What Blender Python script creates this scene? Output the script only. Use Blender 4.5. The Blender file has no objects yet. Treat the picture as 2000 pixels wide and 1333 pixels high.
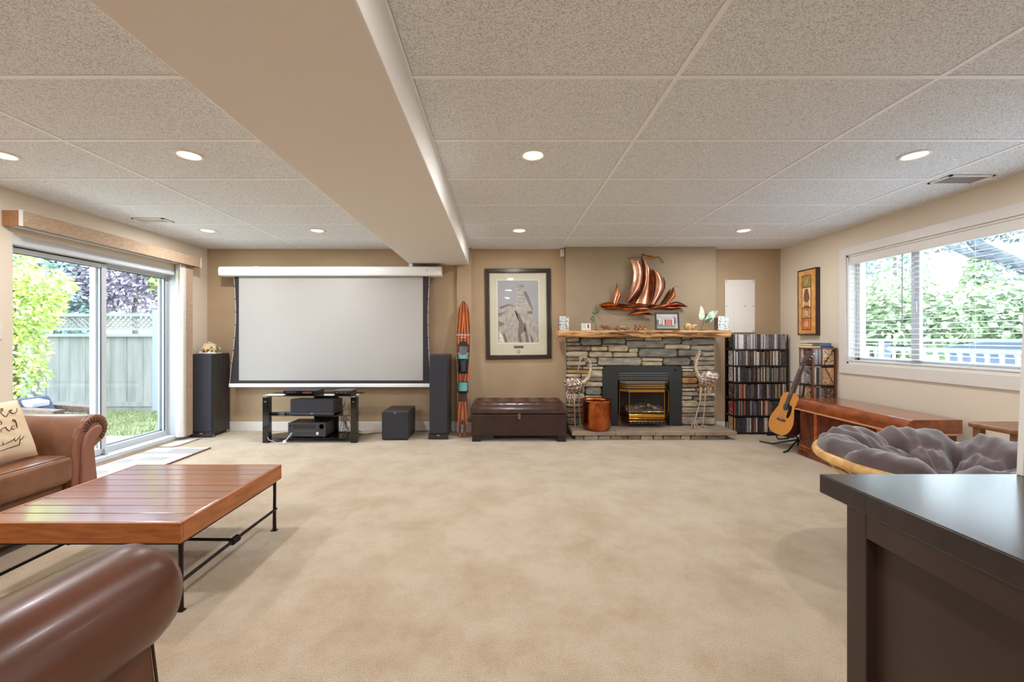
import bpy, bmesh, math, random
from mathutils import Vector, Matrix, Euler
random.seed(7)
S = bpy.context.scene
C = S.collection
PI = math.pi

# ------------------------------------------------------------------ camera, world, exposure
F, VX, VY, CH = 805.0, 976.0, 660.0, 1.262       # focal length (px of a 2000 px frame), vanishing point, eye height
cam = bpy.data.cameras.new('camera'); co = bpy.data.objects.new('camera', cam); C.objects.link(co)
cam.sensor_fit = 'HORIZONTAL'; cam.sensor_width = 36.0; cam.lens = F*36/2000
cam.shift_x = (1000-VX)/2000; cam.shift_y = -(666.5-VY)/2000
cam.clip_start = 0.02; cam.clip_end = 300
co.location = (0, 0, CH); co.rotation_euler = (PI/2, 0, 0)
S.camera = co
S.view_settings.view_transform = 'Standard'; S.view_settings.look = 'None'
S.view_settings.exposure = 0.18; S.view_settings.gamma = 1.0; S.view_settings.use_curve_mapping = False
S.cycles.use_denoising = True
S.cycles.max_bounces = 10; S.cycles.diffuse_bounces = 6; S.cycles.transparent_max_bounces = 24
S.cycles.sample_clamp_indirect = 6
w = bpy.data.worlds.new('overcast_sky'); S.world = w; w.use_nodes = True
nt = w.node_tree; bg = nt.nodes['Background']
tc = nt.nodes.new('ShaderNodeTexCoord'); sp = nt.nodes.new('ShaderNodeSeparateXYZ'); rp = nt.nodes.new('ShaderNodeValToRGB')
nt.links.new(tc.outputs['Generated'], sp.inputs[0]); nt.links.new(sp.outputs['Z'], rp.inputs[0]); nt.links.new(rp.outputs[0], bg.inputs[0])
rp.color_ramp.elements[0].position = 0.0; rp.color_ramp.elements[0].color = (0.80, 0.90, 1.0, 1)
rp.color_ramp.elements[1].position = 0.8; rp.color_ramp.elements[1].color = (0.66, 0.83, 1.0, 1)
SKY = 8.5; LAMP = 14.5
bg.inputs[1].default_value = SKY

# ------------------------------------------------------------------ helpers
def lin(c):
    r = []
    for v in c[:3]:
        v = v/255.0
        r.append(v/12.92 if v <= 0.04045 else ((v+0.055)/1.055)**2.4)
    return (r[0], r[1], r[2], 1.0)

def M(name, rgb, rough=0.5, metal=0.0, rgb2=None, vs=8.0, st=(1, 1, 1), bump=0.0, bs=120.0, bd=0.004, lo=0.35, hi=0.65,
      coat=0.0, spec=0.5, detail=4.0, emit=0.0, rnd=False, sheen=0.0, bst=None, alpha=None, trans=0.0):
    m = bpy.data.materials.new(name); m.use_nodes = True
    n = m.node_tree.nodes; l = m.node_tree.links; b = n['Principled BSDF']
    b.inputs['Base Color'].default_value = lin(rgb); b.inputs['Roughness'].default_value = rough
    b.inputs['Metallic'].default_value = metal; b.inputs['Specular IOR Level'].default_value = spec
    b.inputs['Coat Weight'].default_value = coat; b.inputs['Coat Roughness'].default_value = 0.12
    b.inputs['Sheen Weight'].default_value = sheen
    if trans: b.inputs['Transmission Weight'].default_value = trans
    if emit:
        b.inputs['Emission Color'].default_value = lin(rgb); b.inputs['Emission Strength'].default_value = emit
    if rgb2 is not None or bump:
        t = n.new('ShaderNodeTexCoord')
    if rgb2 is not None:
        mp = n.new('ShaderNodeMapping'); mp.inputs['Scale'].default_value = st
        nz = n.new('ShaderNodeTexNoise'); nz.inputs['Scale'].default_value = vs; nz.inputs['Detail'].default_value = detail
        cr = n.new('ShaderNodeValToRGB'); e = cr.color_ramp.elements
        e[0].position = lo; e[0].color = lin(rgb2); e[1].position = hi; e[1].color = lin(rgb)
        l.new(t.outputs['Object'], mp.inputs[0]); l.new(mp.outputs[0], nz.inputs['Vector'])
        if rnd:
            nz.noise_dimensions = '4D'; oi = n.new('ShaderNodeObjectInfo'); mu = n.new('ShaderNodeMath'); mu.operation = 'MULTIPLY'
            mu.inputs[1].default_value = 97.0
            l.new(oi.outputs['Random'], mu.inputs[0]); l.new(mu.outputs[0], nz.inputs['W'])
        l.new(nz.outputs['Fac'], cr.inputs[0]); l.new(cr.outputs[0], b.inputs['Base Color'])
    if bump:
        n2 = n.new('ShaderNodeTexNoise'); n2.inputs['Scale'].default_value = bs; n2.inputs['Detail'].default_value = 3
        bp = n.new('ShaderNodeBump'); bp.inputs['Strength'].default_value = bump; bp.inputs['Distance'].default_value = bd
        if bst:
            m2 = n.new('ShaderNodeMapping'); m2.inputs['Scale'].default_value = bst
            l.new(t.outputs['Object'], m2.inputs[0]); l.new(m2.outputs[0], n2.inputs['Vector'])
        else:
            l.new(t.outputs['Object'], n2.inputs['Vector'])
        l.new(n2.outputs['Fac'], bp.inputs['Height']); l.new(bp.outputs[0], b.inputs['Normal'])
    return m

def glass_mat(name, tint=(0.97, 0.99, 0.985), refl=1.0):
    m = bpy.data.materials.new(name); m.use_nodes = True
    n = m.node_tree.nodes; l = m.node_tree.links; n.clear()
    o = n.new('ShaderNodeOutputMaterial'); mx = n.new('ShaderNodeMixShader'); tr = n.new('ShaderNodeBsdfTransparent')
    gl = n.new('ShaderNodeBsdfGlossy'); lw = n.new('ShaderNodeLayerWeight'); lw.inputs[0].default_value = 0.5
    pw = n.new('ShaderNodeMath'); pw.operation = 'POWER'; pw.inputs[1].default_value = 5.0
    ma = n.new('ShaderNodeMath'); ma.operation = 'MULTIPLY_ADD'; ma.inputs[1].default_value = 0.9*refl; ma.inputs[2].default_value = 0.03*refl
    gl.inputs['Roughness'].default_value = 0.02
    tr.inputs[0].default_value = (*tint, 1)
    l.new(lw.outputs['Facing'], pw.inputs[0]); l.new(pw.outputs[0], ma.inputs[0]); l.new(ma.outputs[0], mx.inputs[0])
    l.new(tr.outputs[0], mx.inputs[1]); l.new(gl.outputs[0], mx.inputs[2]); l.new(mx.outputs[0], o.inputs[0])
    return m

BASE = {}          # object name -> world offset of its local frame
class MB:
    def __init__(s): s.v = []; s.f = []; s.mi = []; s.sm = []
    def add(s, vs, fs, m=0, sm=False):
        k = len(s.v); s.v += [tuple(p) for p in vs]
        for f in fs:
            s.f.append([i+k for i in f]); s.mi.append(m); s.sm.append(sm)
        return s
    def box(s, x0, x1, y0, y1, z0, z1, m=0):
        vs = [(x0,y0,z0),(x1,y0,z0),(x1,y1,z0),(x0,y1,z0),(x0,y0,z1),(x1,y0,z1),(x1,y1,z1),(x0,y1,z1)]
        return s.add(vs, [(0,3,2,1),(4,5,6,7),(0,1,5,4),(1,2,6,5),(2,3,7,6),(3,0,4,7)], m)
    def obox(s, c, h, R, m=0):
        vs = []
        for sx, sy, sz in ((-1,-1,-1),(1,-1,-1),(1,1,-1),(-1,1,-1),(-1,-1,1),(1,-1,1),(1,1,1),(-1,1,1)):
            vs.append(Vector(c)+R@Vector((sx*h[0], sy*h[1], sz*h[2])))
        return s.add(vs, [(0,3,2,1),(4,5,6,7),(0,1,5,4),(1,2,6,5),(2,3,7,6),(3,0,4,7)], m)
    def tube(s, pts, r, n=8, m=0, caps=True, sm=True):
        P = [Vector(p) for p in pts]; N = len(P)
        R = r if isinstance(r, (list, tuple)) else [r]*N
        t0 = (P[1]-P[0]).normalized()
        up = Vector((0,0,1)) if abs(t0.z) < 0.9 else Vector((0,1,0))
        a = t0.cross(up).normalized(); vs = []
        for i in range(N):
            t = (P[min(i+1,N-1)]-P[max(i-1,0)])
            t = t.normalized() if t.length > 1e-9 else t0
            a = (a - t*a.dot(t)); a = a.normalized() if a.length > 1e-6 else t.orthogonal().normalized()
            b = t.cross(a)
            for k in range(n):
                q = 2*PI*k/n
                vs.append(P[i] + (a*math.cos(q)+b*math.sin(q))*R[i])
        fs = []
        for i in range(N-1):
            for k in range(n):
                k2 = (k+1) % n
                fs.append((i*n+k, i*n+k2, (i+1)*n+k2, (i+1)*n+k))
        s.add(vs, fs, m, sm)
        if caps:
            s.add(vs[:n], [tuple(range(n))[::-1]], m); s.add(vs[-n:], [tuple(range(n))], m)
        return s
    def lathe(s, prof, c=(0,0,0), n=24, m=0, sm=True, R=None, caps=True):
        vs = []
        for r, z in prof:
            for k in range(n):
                q = 2*PI*k/n; p = Vector((r*math.cos(q), r*math.sin(q), z))
                if R is not None: p = R@p
                vs.append(p+Vector(c))
        fs = []
        for i in range(len(prof)-1):
            for k in range(n):
                k2 = (k+1) % n
                fs.append((i*n+k, i*n+k2, (i+1)*n+k2, (i+1)*n+k))
        s.add(vs, fs, m, sm)
        if not caps: return s
        if prof[0][0] > 1e-5: s.add(vs[:n], [tuple(range(n))[::-1]], m)
        if prof[-1][0] > 1e-5: s.add(vs[-n:], [tuple(range(n))], m)
        return s
    def ball(s, c, r, nu=14, nv=9, m=0, R=None):
        r = r if isinstance(r, (list, tuple)) else (r, r, r); vs = []
        for j in range(nv+1):
            a = PI*j/nv
            for i in range(nu):
                b = 2*PI*i/nu
                p = Vector((r[0]*math.sin(a)*math.cos(b), r[1]*math.sin(a)*math.sin(b), r[2]*math.cos(a)))
                if R is not None: p = R@p
                vs.append(p+Vector(c))
        fs = []
        for j in range(nv):
            for i in range(nu):
                i2 = (i+1) % nu
                fs.append((j*nu+i, (j+1)*nu+i, (j+1)*nu+i2, j*nu+i2))
        return s.add(vs, fs, m, True)
    def prism(s, poly, fn, d0, d1, m=0, sm=False, front_scale=None):
        """poly: (u, v) outline, fn(u, v, d) -> point; extruded from d0 to d1"""
        n = len(poly)
        if front_scale:
            cu = sum(p[0] for p in poly)/n; cv = sum(p[1] for p in poly)/n
            fr = [(cu+(p[0]-cu)*front_scale, cv+(p[1]-cv)*front_scale) for p in poly]
        else: fr = poly
        vs = [fn(u, v, d0) for u, v in poly]+[fn(u, v, d1) for u, v in fr]
        fs = [tuple(range(n))[::-1], tuple(range(n, 2*n))]+[(i, (i+1) % n, n+(i+1) % n, n+i) for i in range(n)]
        return s.add(vs, fs, m, sm)
    def surf(s, fn, nu, nv, m=0, cu=False, cv=False, sm=True):
        vs = []
        for j in range(nv+(0 if cv else 1)):
            for i in range(nu+(0 if cu else 1)):
                vs.append(fn(i/nu, j/nv))
        W = nu+(0 if cu else 1); H = nv+(0 if cv else 1); fs = []
        for j in range(nv):
            for i in range(nu):
                i2 = (i+1) % W; j2 = (j+1) % H
                fs.append((j*W+i, j*W+i2, j2*W+i2, j2*W+i))
        return s.add(vs, fs, m, sm)
    def strip(s, L, Rr, nx=5, bulge=0.02, th=0.004, m=0):
        """curved sheet between two edge curves (lists of (x,y,z)), bulging towards -Y"""
        L = [Vector(p) for p in L]; Rr = [Vector(p) for p in Rr]
        def fn(u, v, off=0.0):
            t = v*(len(L)-1); i = min(int(t), len(L)-2); f = t-i
            a = L[i].lerp(L[i+1], f); b = Rr[i].lerp(Rr[i+1], f)
            p = a.lerp(b, u); p = p.copy(); p.y -= bulge*math.sin(PI*u)-off; return p
        ny = (len(L)-1)*2
        s.surf(lambda u, v: fn(u, v), nx, ny, m); s.surf(lambda u, v: fn(u, v, th), nx, ny, m)
        return s
    def build(s, name, mats, parent=None, loc=None, world=True, bevel=0.0, seg=2, fix=True, sub=0, kind=None, shade=None):
        mats = mats if isinstance(mats, (list, tuple)) else [mats]
        off = Vector((0,0,0))
        if parent is not None and world: off = BASE[parent.name]
        if parent is None and loc is not None: off = Vector(loc)
        me = bpy.data.meshes.new(name)
        me.from_pydata([tuple(Vector(p)-off) for p in s.v] if off.length > 0 else s.v, [], s.f)
        for m in mats: me.materials.append(m)
        me.polygons.foreach_set('material_index', s.mi)
        me.polygons.foreach_set('use_smooth', [True]*len(s.f) if shade else s.sm)
        if fix:
            bm = bmesh.new(); bm.from_mesh(me); bmesh.ops.recalc_face_normals(bm, faces=bm.faces); bm.to_mesh(me); bm.free()
        me.update()
        o = bpy.data.objects.new(name, me); C.objects.link(o)
        if parent is not None:
            o.parent = parent; BASE[o.name] = BASE[parent.name].copy()
        else:
            if loc is not None: o.location = loc
            BASE[o.name] = off
        if sub:
            k = o.modifiers.new('smooth', 'SUBSURF'); k.levels = sub; k.render_levels = sub
        if bevel:
            k = o.modifiers.new('edge', 'BEVEL'); k.width = bevel; k.segments = seg; k.limit_method = 'ANGLE'; k.angle_limit = math.radians(40)
        if kind: o['kind'] = kind
        return o

def tag(o, label=None, cat=None, group=None, kind=None):
    if label: o['label'] = label
    if cat: o['category'] = cat
    if group: o['group'] = group
    if kind: o['kind'] = kind
    return o
def thing(name, label, cat, loc=(0,0,0), rot=(0,0,0), group=None, kind=None):
    o = bpy.data.objects.new(name, None); C.objects.link(o); o.location = loc; o.rotation_euler = rot
    o.empty_display_size = 0.1
    BASE[o.name] = Vector(loc)
    return tag(o, label, cat, group, kind)
def one(mb, name, mats, label, cat, loc, group=None, **k):
    return tag(mb.build(name, mats, loc=loc, **k), label, cat, group)
def struct(mb, name, mats, **k):
    o = mb.build(name, mats, **k)
    if o.parent is None: o['kind'] = 'structure'
    return o
def copy_tree(o, parent=None):
    c = o.copy(); C.objects.link(c)
    if parent is not None: c.parent = parent
    for ch in list(o.children):
        if ch.type != 'LIGHT': copy_tree(ch, c)
    return c
def on_plane(px, py, Y):      # measured point of the photograph -> its place on a frontal plane at depth Y
    return ((px-VX)*Y/F, CH-(py-VY)*Y/F)
def circle(cx, cy, r, n=20, ry=None):
    ry = r if ry is None else ry
    return [(cx+r*math.cos(2*PI*k/n), cy+ry*math.sin(2*PI*k/n)) for k in range(n)]
XZ = lambda Y: (lambda u, v, d: (u, Y-d, v))       # frontal plane, d proud towards the viewer

# ------------------------------------------------------------------ materials
m_greytan = M('greyish_tan_chimney_paint', (163, 144, 118), 0.75, rgb2=(157, 138, 112), vs=3, bump=0.12, bs=60, bd=0.003, bst=(0.3, 0.3, 3))
m_tan = M('tan_wall_paint', (177, 152, 122), 0.75, rgb2=(170, 145, 115), vs=3, bump=0.12, bs=60, bd=0.003, bst=(0.3, 0.3, 3))
m_wall = M('pale_beige_wall_paint', (218, 203, 183), 0.75, bump=0.08, bs=120, bd=0.003)
m_white = M('white_trim_paint', (218, 212, 205), 0.4)
m_beam = M('beam_paint', (232, 226, 220), 0.7, bump=0.05, bs=90, bd=0.003)
m_tile = M('speckled_ceiling_tile', (244, 247, 252), 0.85, rgb2=(192, 193, 196), vs=180, detail=4, lo=0.36, hi=0.54, bump=0.7, bs=190, bd=0.005)
m_grid = M('white_ceiling_grid', (248, 250, 253), 0.5)
m_shadow_gap = M('ceiling_backing_board', (84, 80, 76), 0.9)

def carpet():
    m = M('beige_cut_pile_carpet', (228, 204, 172), 0.95, sheen=0.3, spec=0.1)
    n = m.node_tree.nodes; l = m.node_tree.links; b = n['Principled BSDF']; t = n.new('ShaderNodeTexCoord')
    a = n.new('ShaderNodeTexNoise'); a.inputs['Scale'].default_value = 2.6; a.inputs['Detail'].default_value = 7; a.inputs['Roughness'].default_value = 0.72
    f = n.new('ShaderNodeTexNoise'); f.inputs['Scale'].default_value = 280; f.inputs['Detail'].default_value = 3
    g = n.new('ShaderNodeTexNoise'); g.inputs['Scale'].default_value = 130; g.inputs['Detail'].default_value = 3
    r1 = n.new('ShaderNodeValToRGB'); e = r1.color_ramp.elements
    e[0].position = 0.36; e[0].color = lin((186, 162, 130)); e[1].position = 0.58; e[1].color = lin((206, 186, 160))
    r2 = n.new('ShaderNodeValToRGB'); e = r2.color_ramp.elements
    e[0].position = 0.34; e[0].color = (0.40, 0.34, 0.27, 1); e[1].position = 0.52; e[1].color = (1, 1, 1, 1)
    mx = n.new('ShaderNodeMix'); mx.data_type = 'RGBA'; mx.blend_type = 'MULTIPLY'; mx.inputs[0].default_value = 0.85
    ad = n.new('ShaderNodeMath'); ad.operation = 'ADD'
    bp = n.new('ShaderNodeBump'); bp.inputs['Strength'].default_value = 0.7; bp.inputs['Distance'].default_value = 0.008
    for q in (a, f, g): l.new(t.outputs['Object'], q.inputs['Vector'])
    l.new(a.outputs['Fac'], r1.inputs[0]); l.new(f.outputs['Fac'], r2.inputs[0])
    l.new(r1.outputs[0], mx.inputs[6]); l.new(r2.outputs[0], mx.inputs[7]); l.new(mx.outputs[2], b.inputs['Base Color'])
    l.new(f.outputs['Fac'], ad.inputs[0]); l.new(g.outputs['Fac'], ad.inputs[1]); l.new(ad.outputs[0], bp.inputs['Height']); l.new(bp.outputs[0], b.inputs['Normal'])
    return m
m_carpet = carpet()
m_glass = glass_mat('window_glass')
m_pic_glass = glass_mat('picture_glass')
m_smoke = M('smoked_black_glass', (14, 14, 16), 0.06, spec=0.6)
m_black = M('black_plastic', (22, 21, 23), 0.4)
m_blackgloss = M('black_gloss_lacquer', (10, 10, 12), 0.08, coat=0.5)
m_cloth = M('black_speaker_cloth', (48, 47, 54), 0.9, bump=0.3, bs=500, bd=0.001)
m_vinyl = M('black_ash_vinyl', (58, 53, 51), 0.42, rgb2=(44, 41, 40), vs=30, st=(1, 1, 0.1))
m_iron = M('blackened_iron', (38, 32, 29), 0.5, 0.6, bump=0.3, bs=60, bd=0.003)
m_chrome = M('polished_metal', (200, 200, 204), 0.2, 1.0)
m_grey = M('grey_plastic', (120, 120, 124), 0.45)
m_copper = M('brushed_copper', (200, 120, 84), 0.26, 1.0, rgb2=(150, 76, 48), vs=5, bump=0.12, bs=14, bd=0.02)
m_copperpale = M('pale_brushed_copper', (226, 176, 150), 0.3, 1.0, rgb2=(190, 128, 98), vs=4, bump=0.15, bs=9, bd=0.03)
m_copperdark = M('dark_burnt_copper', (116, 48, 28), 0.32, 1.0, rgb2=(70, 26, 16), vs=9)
m_copperorange = M('orange_flamed_copper', (214, 112, 44), 0.28, 1.0, rgb2=(150, 58, 24), vs=12)
m_brass = M('polished_brass', (214, 160, 72), 0.14, 1.0)
m_leather = M('caramel_leather', (136, 92, 65), 0.36, rgb2=(114, 73, 50), vs=7, bump=0.15, bs=160, bd=0.002, coat=0.15)
m_leather2 = M('brown_glossy_leather', (92, 50, 31), 0.32, rgb2=(80, 43, 26), vs=6, bump=0.1, bs=180, bd=0.002, coat=0.05, spec=0.4)
m_leatherdark = M('dark_chocolate_leather', (58, 36, 30), 0.33, rgb2=(44, 27, 23), vs=9, bump=0.15, bs=150, bd=0.002)
m_stain = M('dark_seam_thread', (52, 30, 20), 0.7)
m_pine = M('honey_stained_pine', (152, 92, 52), 0.3, rgb2=(122, 68, 36), vs=7, st=(0.25, 6, 6), coat=1.0, spec=0.8, detail=6)
m_pineside = M('honey_pine_apron', (172, 102, 50), 0.35, rgb2=(142, 78, 36), vs=6, st=(1.2, 1.2, 9), detail=6)
m_mahog = M('figured_red_mahogany', (128, 60, 28), 0.22, rgb2=(78, 30, 14), vs=6, st=(1, 1.6, 2.2), coat=0.4, detail=7)
m_mahoglight = M('golden_mahogany_banding', (176, 98, 48), 0.25, rgb2=(140, 68, 30), vs=30, coat=0.3)
m_espresso = M('espresso_stained_wood', (58, 42, 36), 0.4, rgb2=(50, 35, 30), vs=9, st=(6, 0.5, 0.5), spec=0.4)
m_espressotop = M('espresso_satin_top', (46, 37, 34), 0.22, rgb2=(40, 31, 29), vs=6, st=(0.5, 6, 1), coat=0.1, spec=0.35)
m_rattan = M('pale_rattan_cane', (222, 178, 110), 0.4, rgb2=(190, 140, 78), vs=20)
m_mauve = M('grey_mauve_corduroy', (92, 75, 74), 0.85, rgb2=(76, 61, 61), vs=10, sheen=0.4, bump=0.2, bs=220, bd=0.002)
m_oakwood = M('walnut_stool_wood', (140, 92, 56), 0.35, rgb2=(112, 70, 40), vs=8, st=(1, 6, 6))
m_screen = M('white_projection_screen', (172, 168, 164), 0.8)
m_screenblack = M('black_screen_border', (46, 40, 42), 0.8)
m_case = M('white_metal_casing', (236, 236, 236), 0.25)
m_woven = M('woven_tan_blind', (184, 158, 132), 0.8, rgb2=(158, 130, 104), vs=60, st=(1, 0.4, 3), bump=0.2, bs=200)
m_vane = M('grey_beige_vane', (206, 198, 190), 0.7)
m_alu = M('white_vinyl_frame', (196, 198, 200), 0.35)
m_gasket = M('dark_glazing_gasket', (50, 56, 66), 0.6)

# ================================================================== THE ROOM
XL, XR, YB, YR, ZC = -3.96, 3.80, 5.58, -2.6, 2.469
struct(MB().box(XL-0.2, XR+0.2, YR-0.2, YB+0.2, -0.12, 0), 'floor', m_carpet)
DY0, DY1, DZ = 3.35, 5.10, 2.10                    # sliding door opening in wall_left
WY0, WY1, WZ0, WZ1 = 1.75, 4.51, 0.982, 2.158      # window opening in wall_right
b = MB()
b.box(XL-0.16, XL, YR, DY0, 0, ZC+0.02); b.box(XL-0.16, XL, DY1, YB+0.15, 0, ZC+0.02); b.box(XL-0.16, XL, DY0, DY1, DZ, ZC+0.02)
b.box(XL-0.16, XL, DY0, DY1, -0.1, 0.03)
struct(b, 'wall_left', m_wall)
b = MB()
b.box(XR, XR+0.16, YR, WY0, 0, ZC+0.02); b.box(XR, XR+0.16, WY1, YB+0.15, 0, ZC+0.02)
b.box(XR, XR+0.16, WY0, WY1, 0, WZ0); b.box(XR, XR+0.16, WY0, WY1, WZ1, ZC+0.02)
struct(b, 'wall_right', m_wall)
struct(MB().box(XL, XR, YB, YB+0.15, 0, ZC+0.02), 'wall_back', m_tan)
struct(MB().box(-0.575, -0.378, YB-0.06, YB, 0, ZC), 'wall_pilaster', m_tan, bevel=0.004)
struct(MB().box(0.877, 2.874, 5.47, YB, 0, ZC), 'wall_chimney', m_greytan, bevel=0.006)
struct(MB().box(XL, XR, YR-0.15, YR, 0, ZC+0.02), 'wall_rear', m_wall)
# beam boxed in under the ceiling
struct(MB().box(-1.20, -0.413, YR, YB, 2.239, ZC+0.01), 'ceiling_beam', m_beam, bevel=0.012)
# baseboards
def baseboard(name, x0, x1, y0, y1):
    struct(MB().box(x0, x1, y0, y1, 0, 0.118).box(x0+0.003*(x1-x0 < .05), x1-0.003*(x1-x0 < .05), y0+0.003*(y1-y0 < .05), y1, 0.118, 0.126), name, m_white, bevel=0.004)
baseboard('baseboard_back', XL, -0.575, YB-0.016, YB)
baseboard('baseboard_pilaster', -0.578, -0.375, YB-0.076, YB-0.06)
baseboard('baseboard_middle', -0.378, 0.877, YB-0.016, YB)
baseboard('baseboard_alcove', 2.874, XR, YB-0.016, YB)
baseboard('baseboard_right', XR-0.016, XR, YR, YB-0.016)
baseboard('baseboard_left', XL, XL+0.016, YR, DY0)
baseboard('baseboard_corner', XL, XL+0.016, DY1+0.02, YB-0.016)
# ceiling: slab, then lay-in tiles and the grid that carries them
ceil = struct(MB().box(XL-0.16, XR+0.16, YR-0.15, YB+0.15, ZC+0.02, ZC+0.14), 'ceiling', m_shadow_gap)
ylines = [1.905+0.6135*k for k in range(-7, 6)] + [YB]
ylines = [YR] + [y for y in ylines if YR+0.1 < y < YB-0.05] + [YB]
xleft = [XL, -3.875, -2.662, -1.44, -1.20]
xright = [-0.413, 0.819, 2.035, 3.252, XR]
tile_n = 0
def tile_mesh(x0, x1, y0, y1):
    return MB().box(x0, x1, y0, y1, ZC, ZC+0.014)
grid = MB()
for xs in (xleft, xright):
    for i in range(len(xs)-1):
        for j in range(len(ylines)-1):
            tile_mesh(xs[i]+0.0145, xs[i+1]-0.0145, ylines[j]+0.0145, ylines[j+1]-0.0145).build('ceiling_tile', m_tile, ceil, fix=False)
    for x in xs: grid.box(max(x-0.012, xs[0]), min(x+0.012, xs[-1]), YR, YB, ZC-0.004, ZC+0.006)
    for y in ylines: grid.box(xs[0], xs[-1], max(y-0.012, YR), min(y+0.012, YB), ZC-0.0035, ZC+0.006)
grid.build('ceiling_grid', m_grid, ceil, fix=False)

# ------------------------------------------------------------------ recessed ceiling lights
m_lens = M('lit_lamp_lens', (255, 236, 205), 0.4, emit=9.0)
m_trimring = M('white_lamp_trim', (240, 236, 230), 0.35)
LX = [(-3.28, 'nearest the sliding door'), (-2.05, 'by the beam on the screen side'), (0.22, 'by the beam on the fireplace side'), (2.74, 'nearest the wide window')]
proto = None
for yi, (y, row) in enumerate(((2.72, 'front row'), (4.63, 'far row by the back wall'), (0.75, None), (-1.3, None))):
    for x, where in LX:
        lab = 'recessed ceiling light %s, %s' % (where, row) if row else 'round recessed ceiling light over the seats, out of view overhead'
        if proto is None:
            proto = thing('ceiling_light', lab, 'light', (x, y, ZC), group='recessed ceiling lights')
            MB().lathe([(0.088, 0.0), (0.088, -0.006), (0.070, -0.009), (0.062, -0.003), (0.062, 0.012)], n=28, caps=False).build('trim_ring', m_trimring, proto, world=False)
            MB().lathe([(0.0, -0.0045), (0.045, -0.004), (0.066, -0.002)], n=28).build('lens', m_lens, proto, world=False)
            o = proto
        else:
            o = copy_tree(proto); o.location = (x, y, ZC); o['label'] = lab
        L = bpy.data.lights.new('lamp_bulb', 'AREA'); L.shape = 'DISK'; L.size = 0.12; L.energy = LAMP; L.color = (0.955, 0.975, 1.0)
        lo = bpy.data.objects.new('lamp_bulb', L); C.objects.link(lo); lo.parent = o; lo.location = (0, 0, -0.012)
m_vent = M('grey_vent_slats', (170, 168, 165), 0.6)
m_ventwhite = M('white_vent_slats', (222, 222, 222), 0.6)
def vent(x, y, w, d, label, ms):
    t = thing('ceiling_vent', label, 'vent', (x, y, ZC-0.004), group='ceiling air vents')
    b = MB()
    for x0, x1, y0, y1 in ((-w, w, -d, -d+.018), (-w, w, d-.018, d), (-w, -w+.018, -d, d), (w-.018, w, -d, d)): b.box(x0, x1, y0, y1, -0.007, 0)
    b.build('frame', m_trimring, t, world=False)
    n = 9
    for k in range(n):
        yy = -d+.018+(2*d-.036)*(k+.5)/n
        MB().obox((0, yy, -0.003), (w-.018, 0.0045, 0.001), Matrix.Rotation(0.5, 3, 'X')).build('slat', ms, t, world=False, fix=False)
vent(-3.55, 4.22, 0.16, 0.075, 'flat white air register in the ceiling above the sliding door', m_ventwhite)
vent(3.50, 3.13, 0.165, 0.085, 'grey slatted air register in the ceiling above the window', m_vent)

# ------------------------------------------------------------------ sliding door
door = thing('door_1', 'white framed sliding glass patio door onto a fenced lawn', 'door', (XL-0.1, (DY0+DY1)/2, 0.03), kind='structure')
xo = XL-0.11
b = MB()
b.box(xo-0.05, XL+0.002, DY0, DY1, DZ-0.075, DZ); b.box(xo-0.05, XL-0.01, DY1-0.035, DY1, 0.03, DZ)
b.box(xo-0.05, XL-0.03, DY0, DY0+0.03, 0.03, DZ); b.box(xo-0.06, XL+0.012, DY0, DY1, 0.03, 0.07)
b.box(xo-0.02, xo-0.005, DY0+.03, DY1-.035, 0.07, 0.085); b.box(xo+0.02, xo+0.03, DY0+.03, DY1-.035, DZ-.09, DZ-.075)
b.build('frame', m_alu, door, bevel=0.004)
YM = 4.19
def sash(y0, y1, x, name, s=0.05):
    b = MB(); z0, z1 = 0.075, DZ-0.075
    b.box(x-.018, x+.018, y0, y0+s, z0, z1); b.box(x-.018, x+.018, y1-s, y1, z0, z1)
    b.box(x-.018, x+.018, y0+s, y1-s, z0, z0+s*1.2); b.box(x-.018, x+.018, y0+s, y1-s, z1-s, z1)
    o = b.build(name, m_alu, door, bevel=0.004)
    MB().box(x-.003, x+.003, y0+s-.004, y1-s+.004, z0+s*1.2-.004, z1-s+.004).build('pane', m_glass, o, fix=False)
    g = MB(); e = 0.006
    g.box(x+.008, x+.0195, y1-s-e, y1-s, z0+s, z1-s); g.box(x+.008, x+.0195, y0+s, y1-s, z1-s-e, z1-s)
    g.build('gasket', m_gasket, o, fix=False)
    return o
near = sash(DY0+0.005, YM+0.045, xo+0.012, 'sliding_panel', 0.055)
far = sash(YM-0.03, DY1-0.03, xo-0.03, 'fixed_panel', 0.045)
MB().box(xo+0.03, xo+0.062, DY0+0.012, DY0+0.04, 1.02, 1.19).build('pull_handle', M('brown_wood_handle', (96, 52, 38), 0.4), near, bevel=0.006)
MB().box(xo+0.03, xo+0.06, YM+0.0, YM+0.035, 0.082, 0.125).box(xo+0.036, xo+0.075, YM-0.012, YM+0.012, 0.07, 0.10).build('foot_lock', m_chrome, near, bevel=0.004)
# screen door on the outer track
b = MB(); xs = xo-0.085
for y0 in (4.185, 5.02): b.box(xs-.012, xs+.012, y0, y0+.062, 0.06, DZ-.06)
b.box(xs-.012, xs+.012, 4.185, 5.08, 0.06, 0.14); b.box(xs-.012, xs+.012, 4.185, 5.08, DZ-.11, DZ-.06)
sd = b.build('screen_panel', M('grey_screen_frame', (150, 158, 164), 0.4), door, bevel=0.003)
MB().box(xs+.012, xs+.03, 4.20, 4.235, 1.0, 1.13).build('latch', M('grey_latch', (128, 134, 140), 0.4), sd, bevel=0.003)
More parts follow.
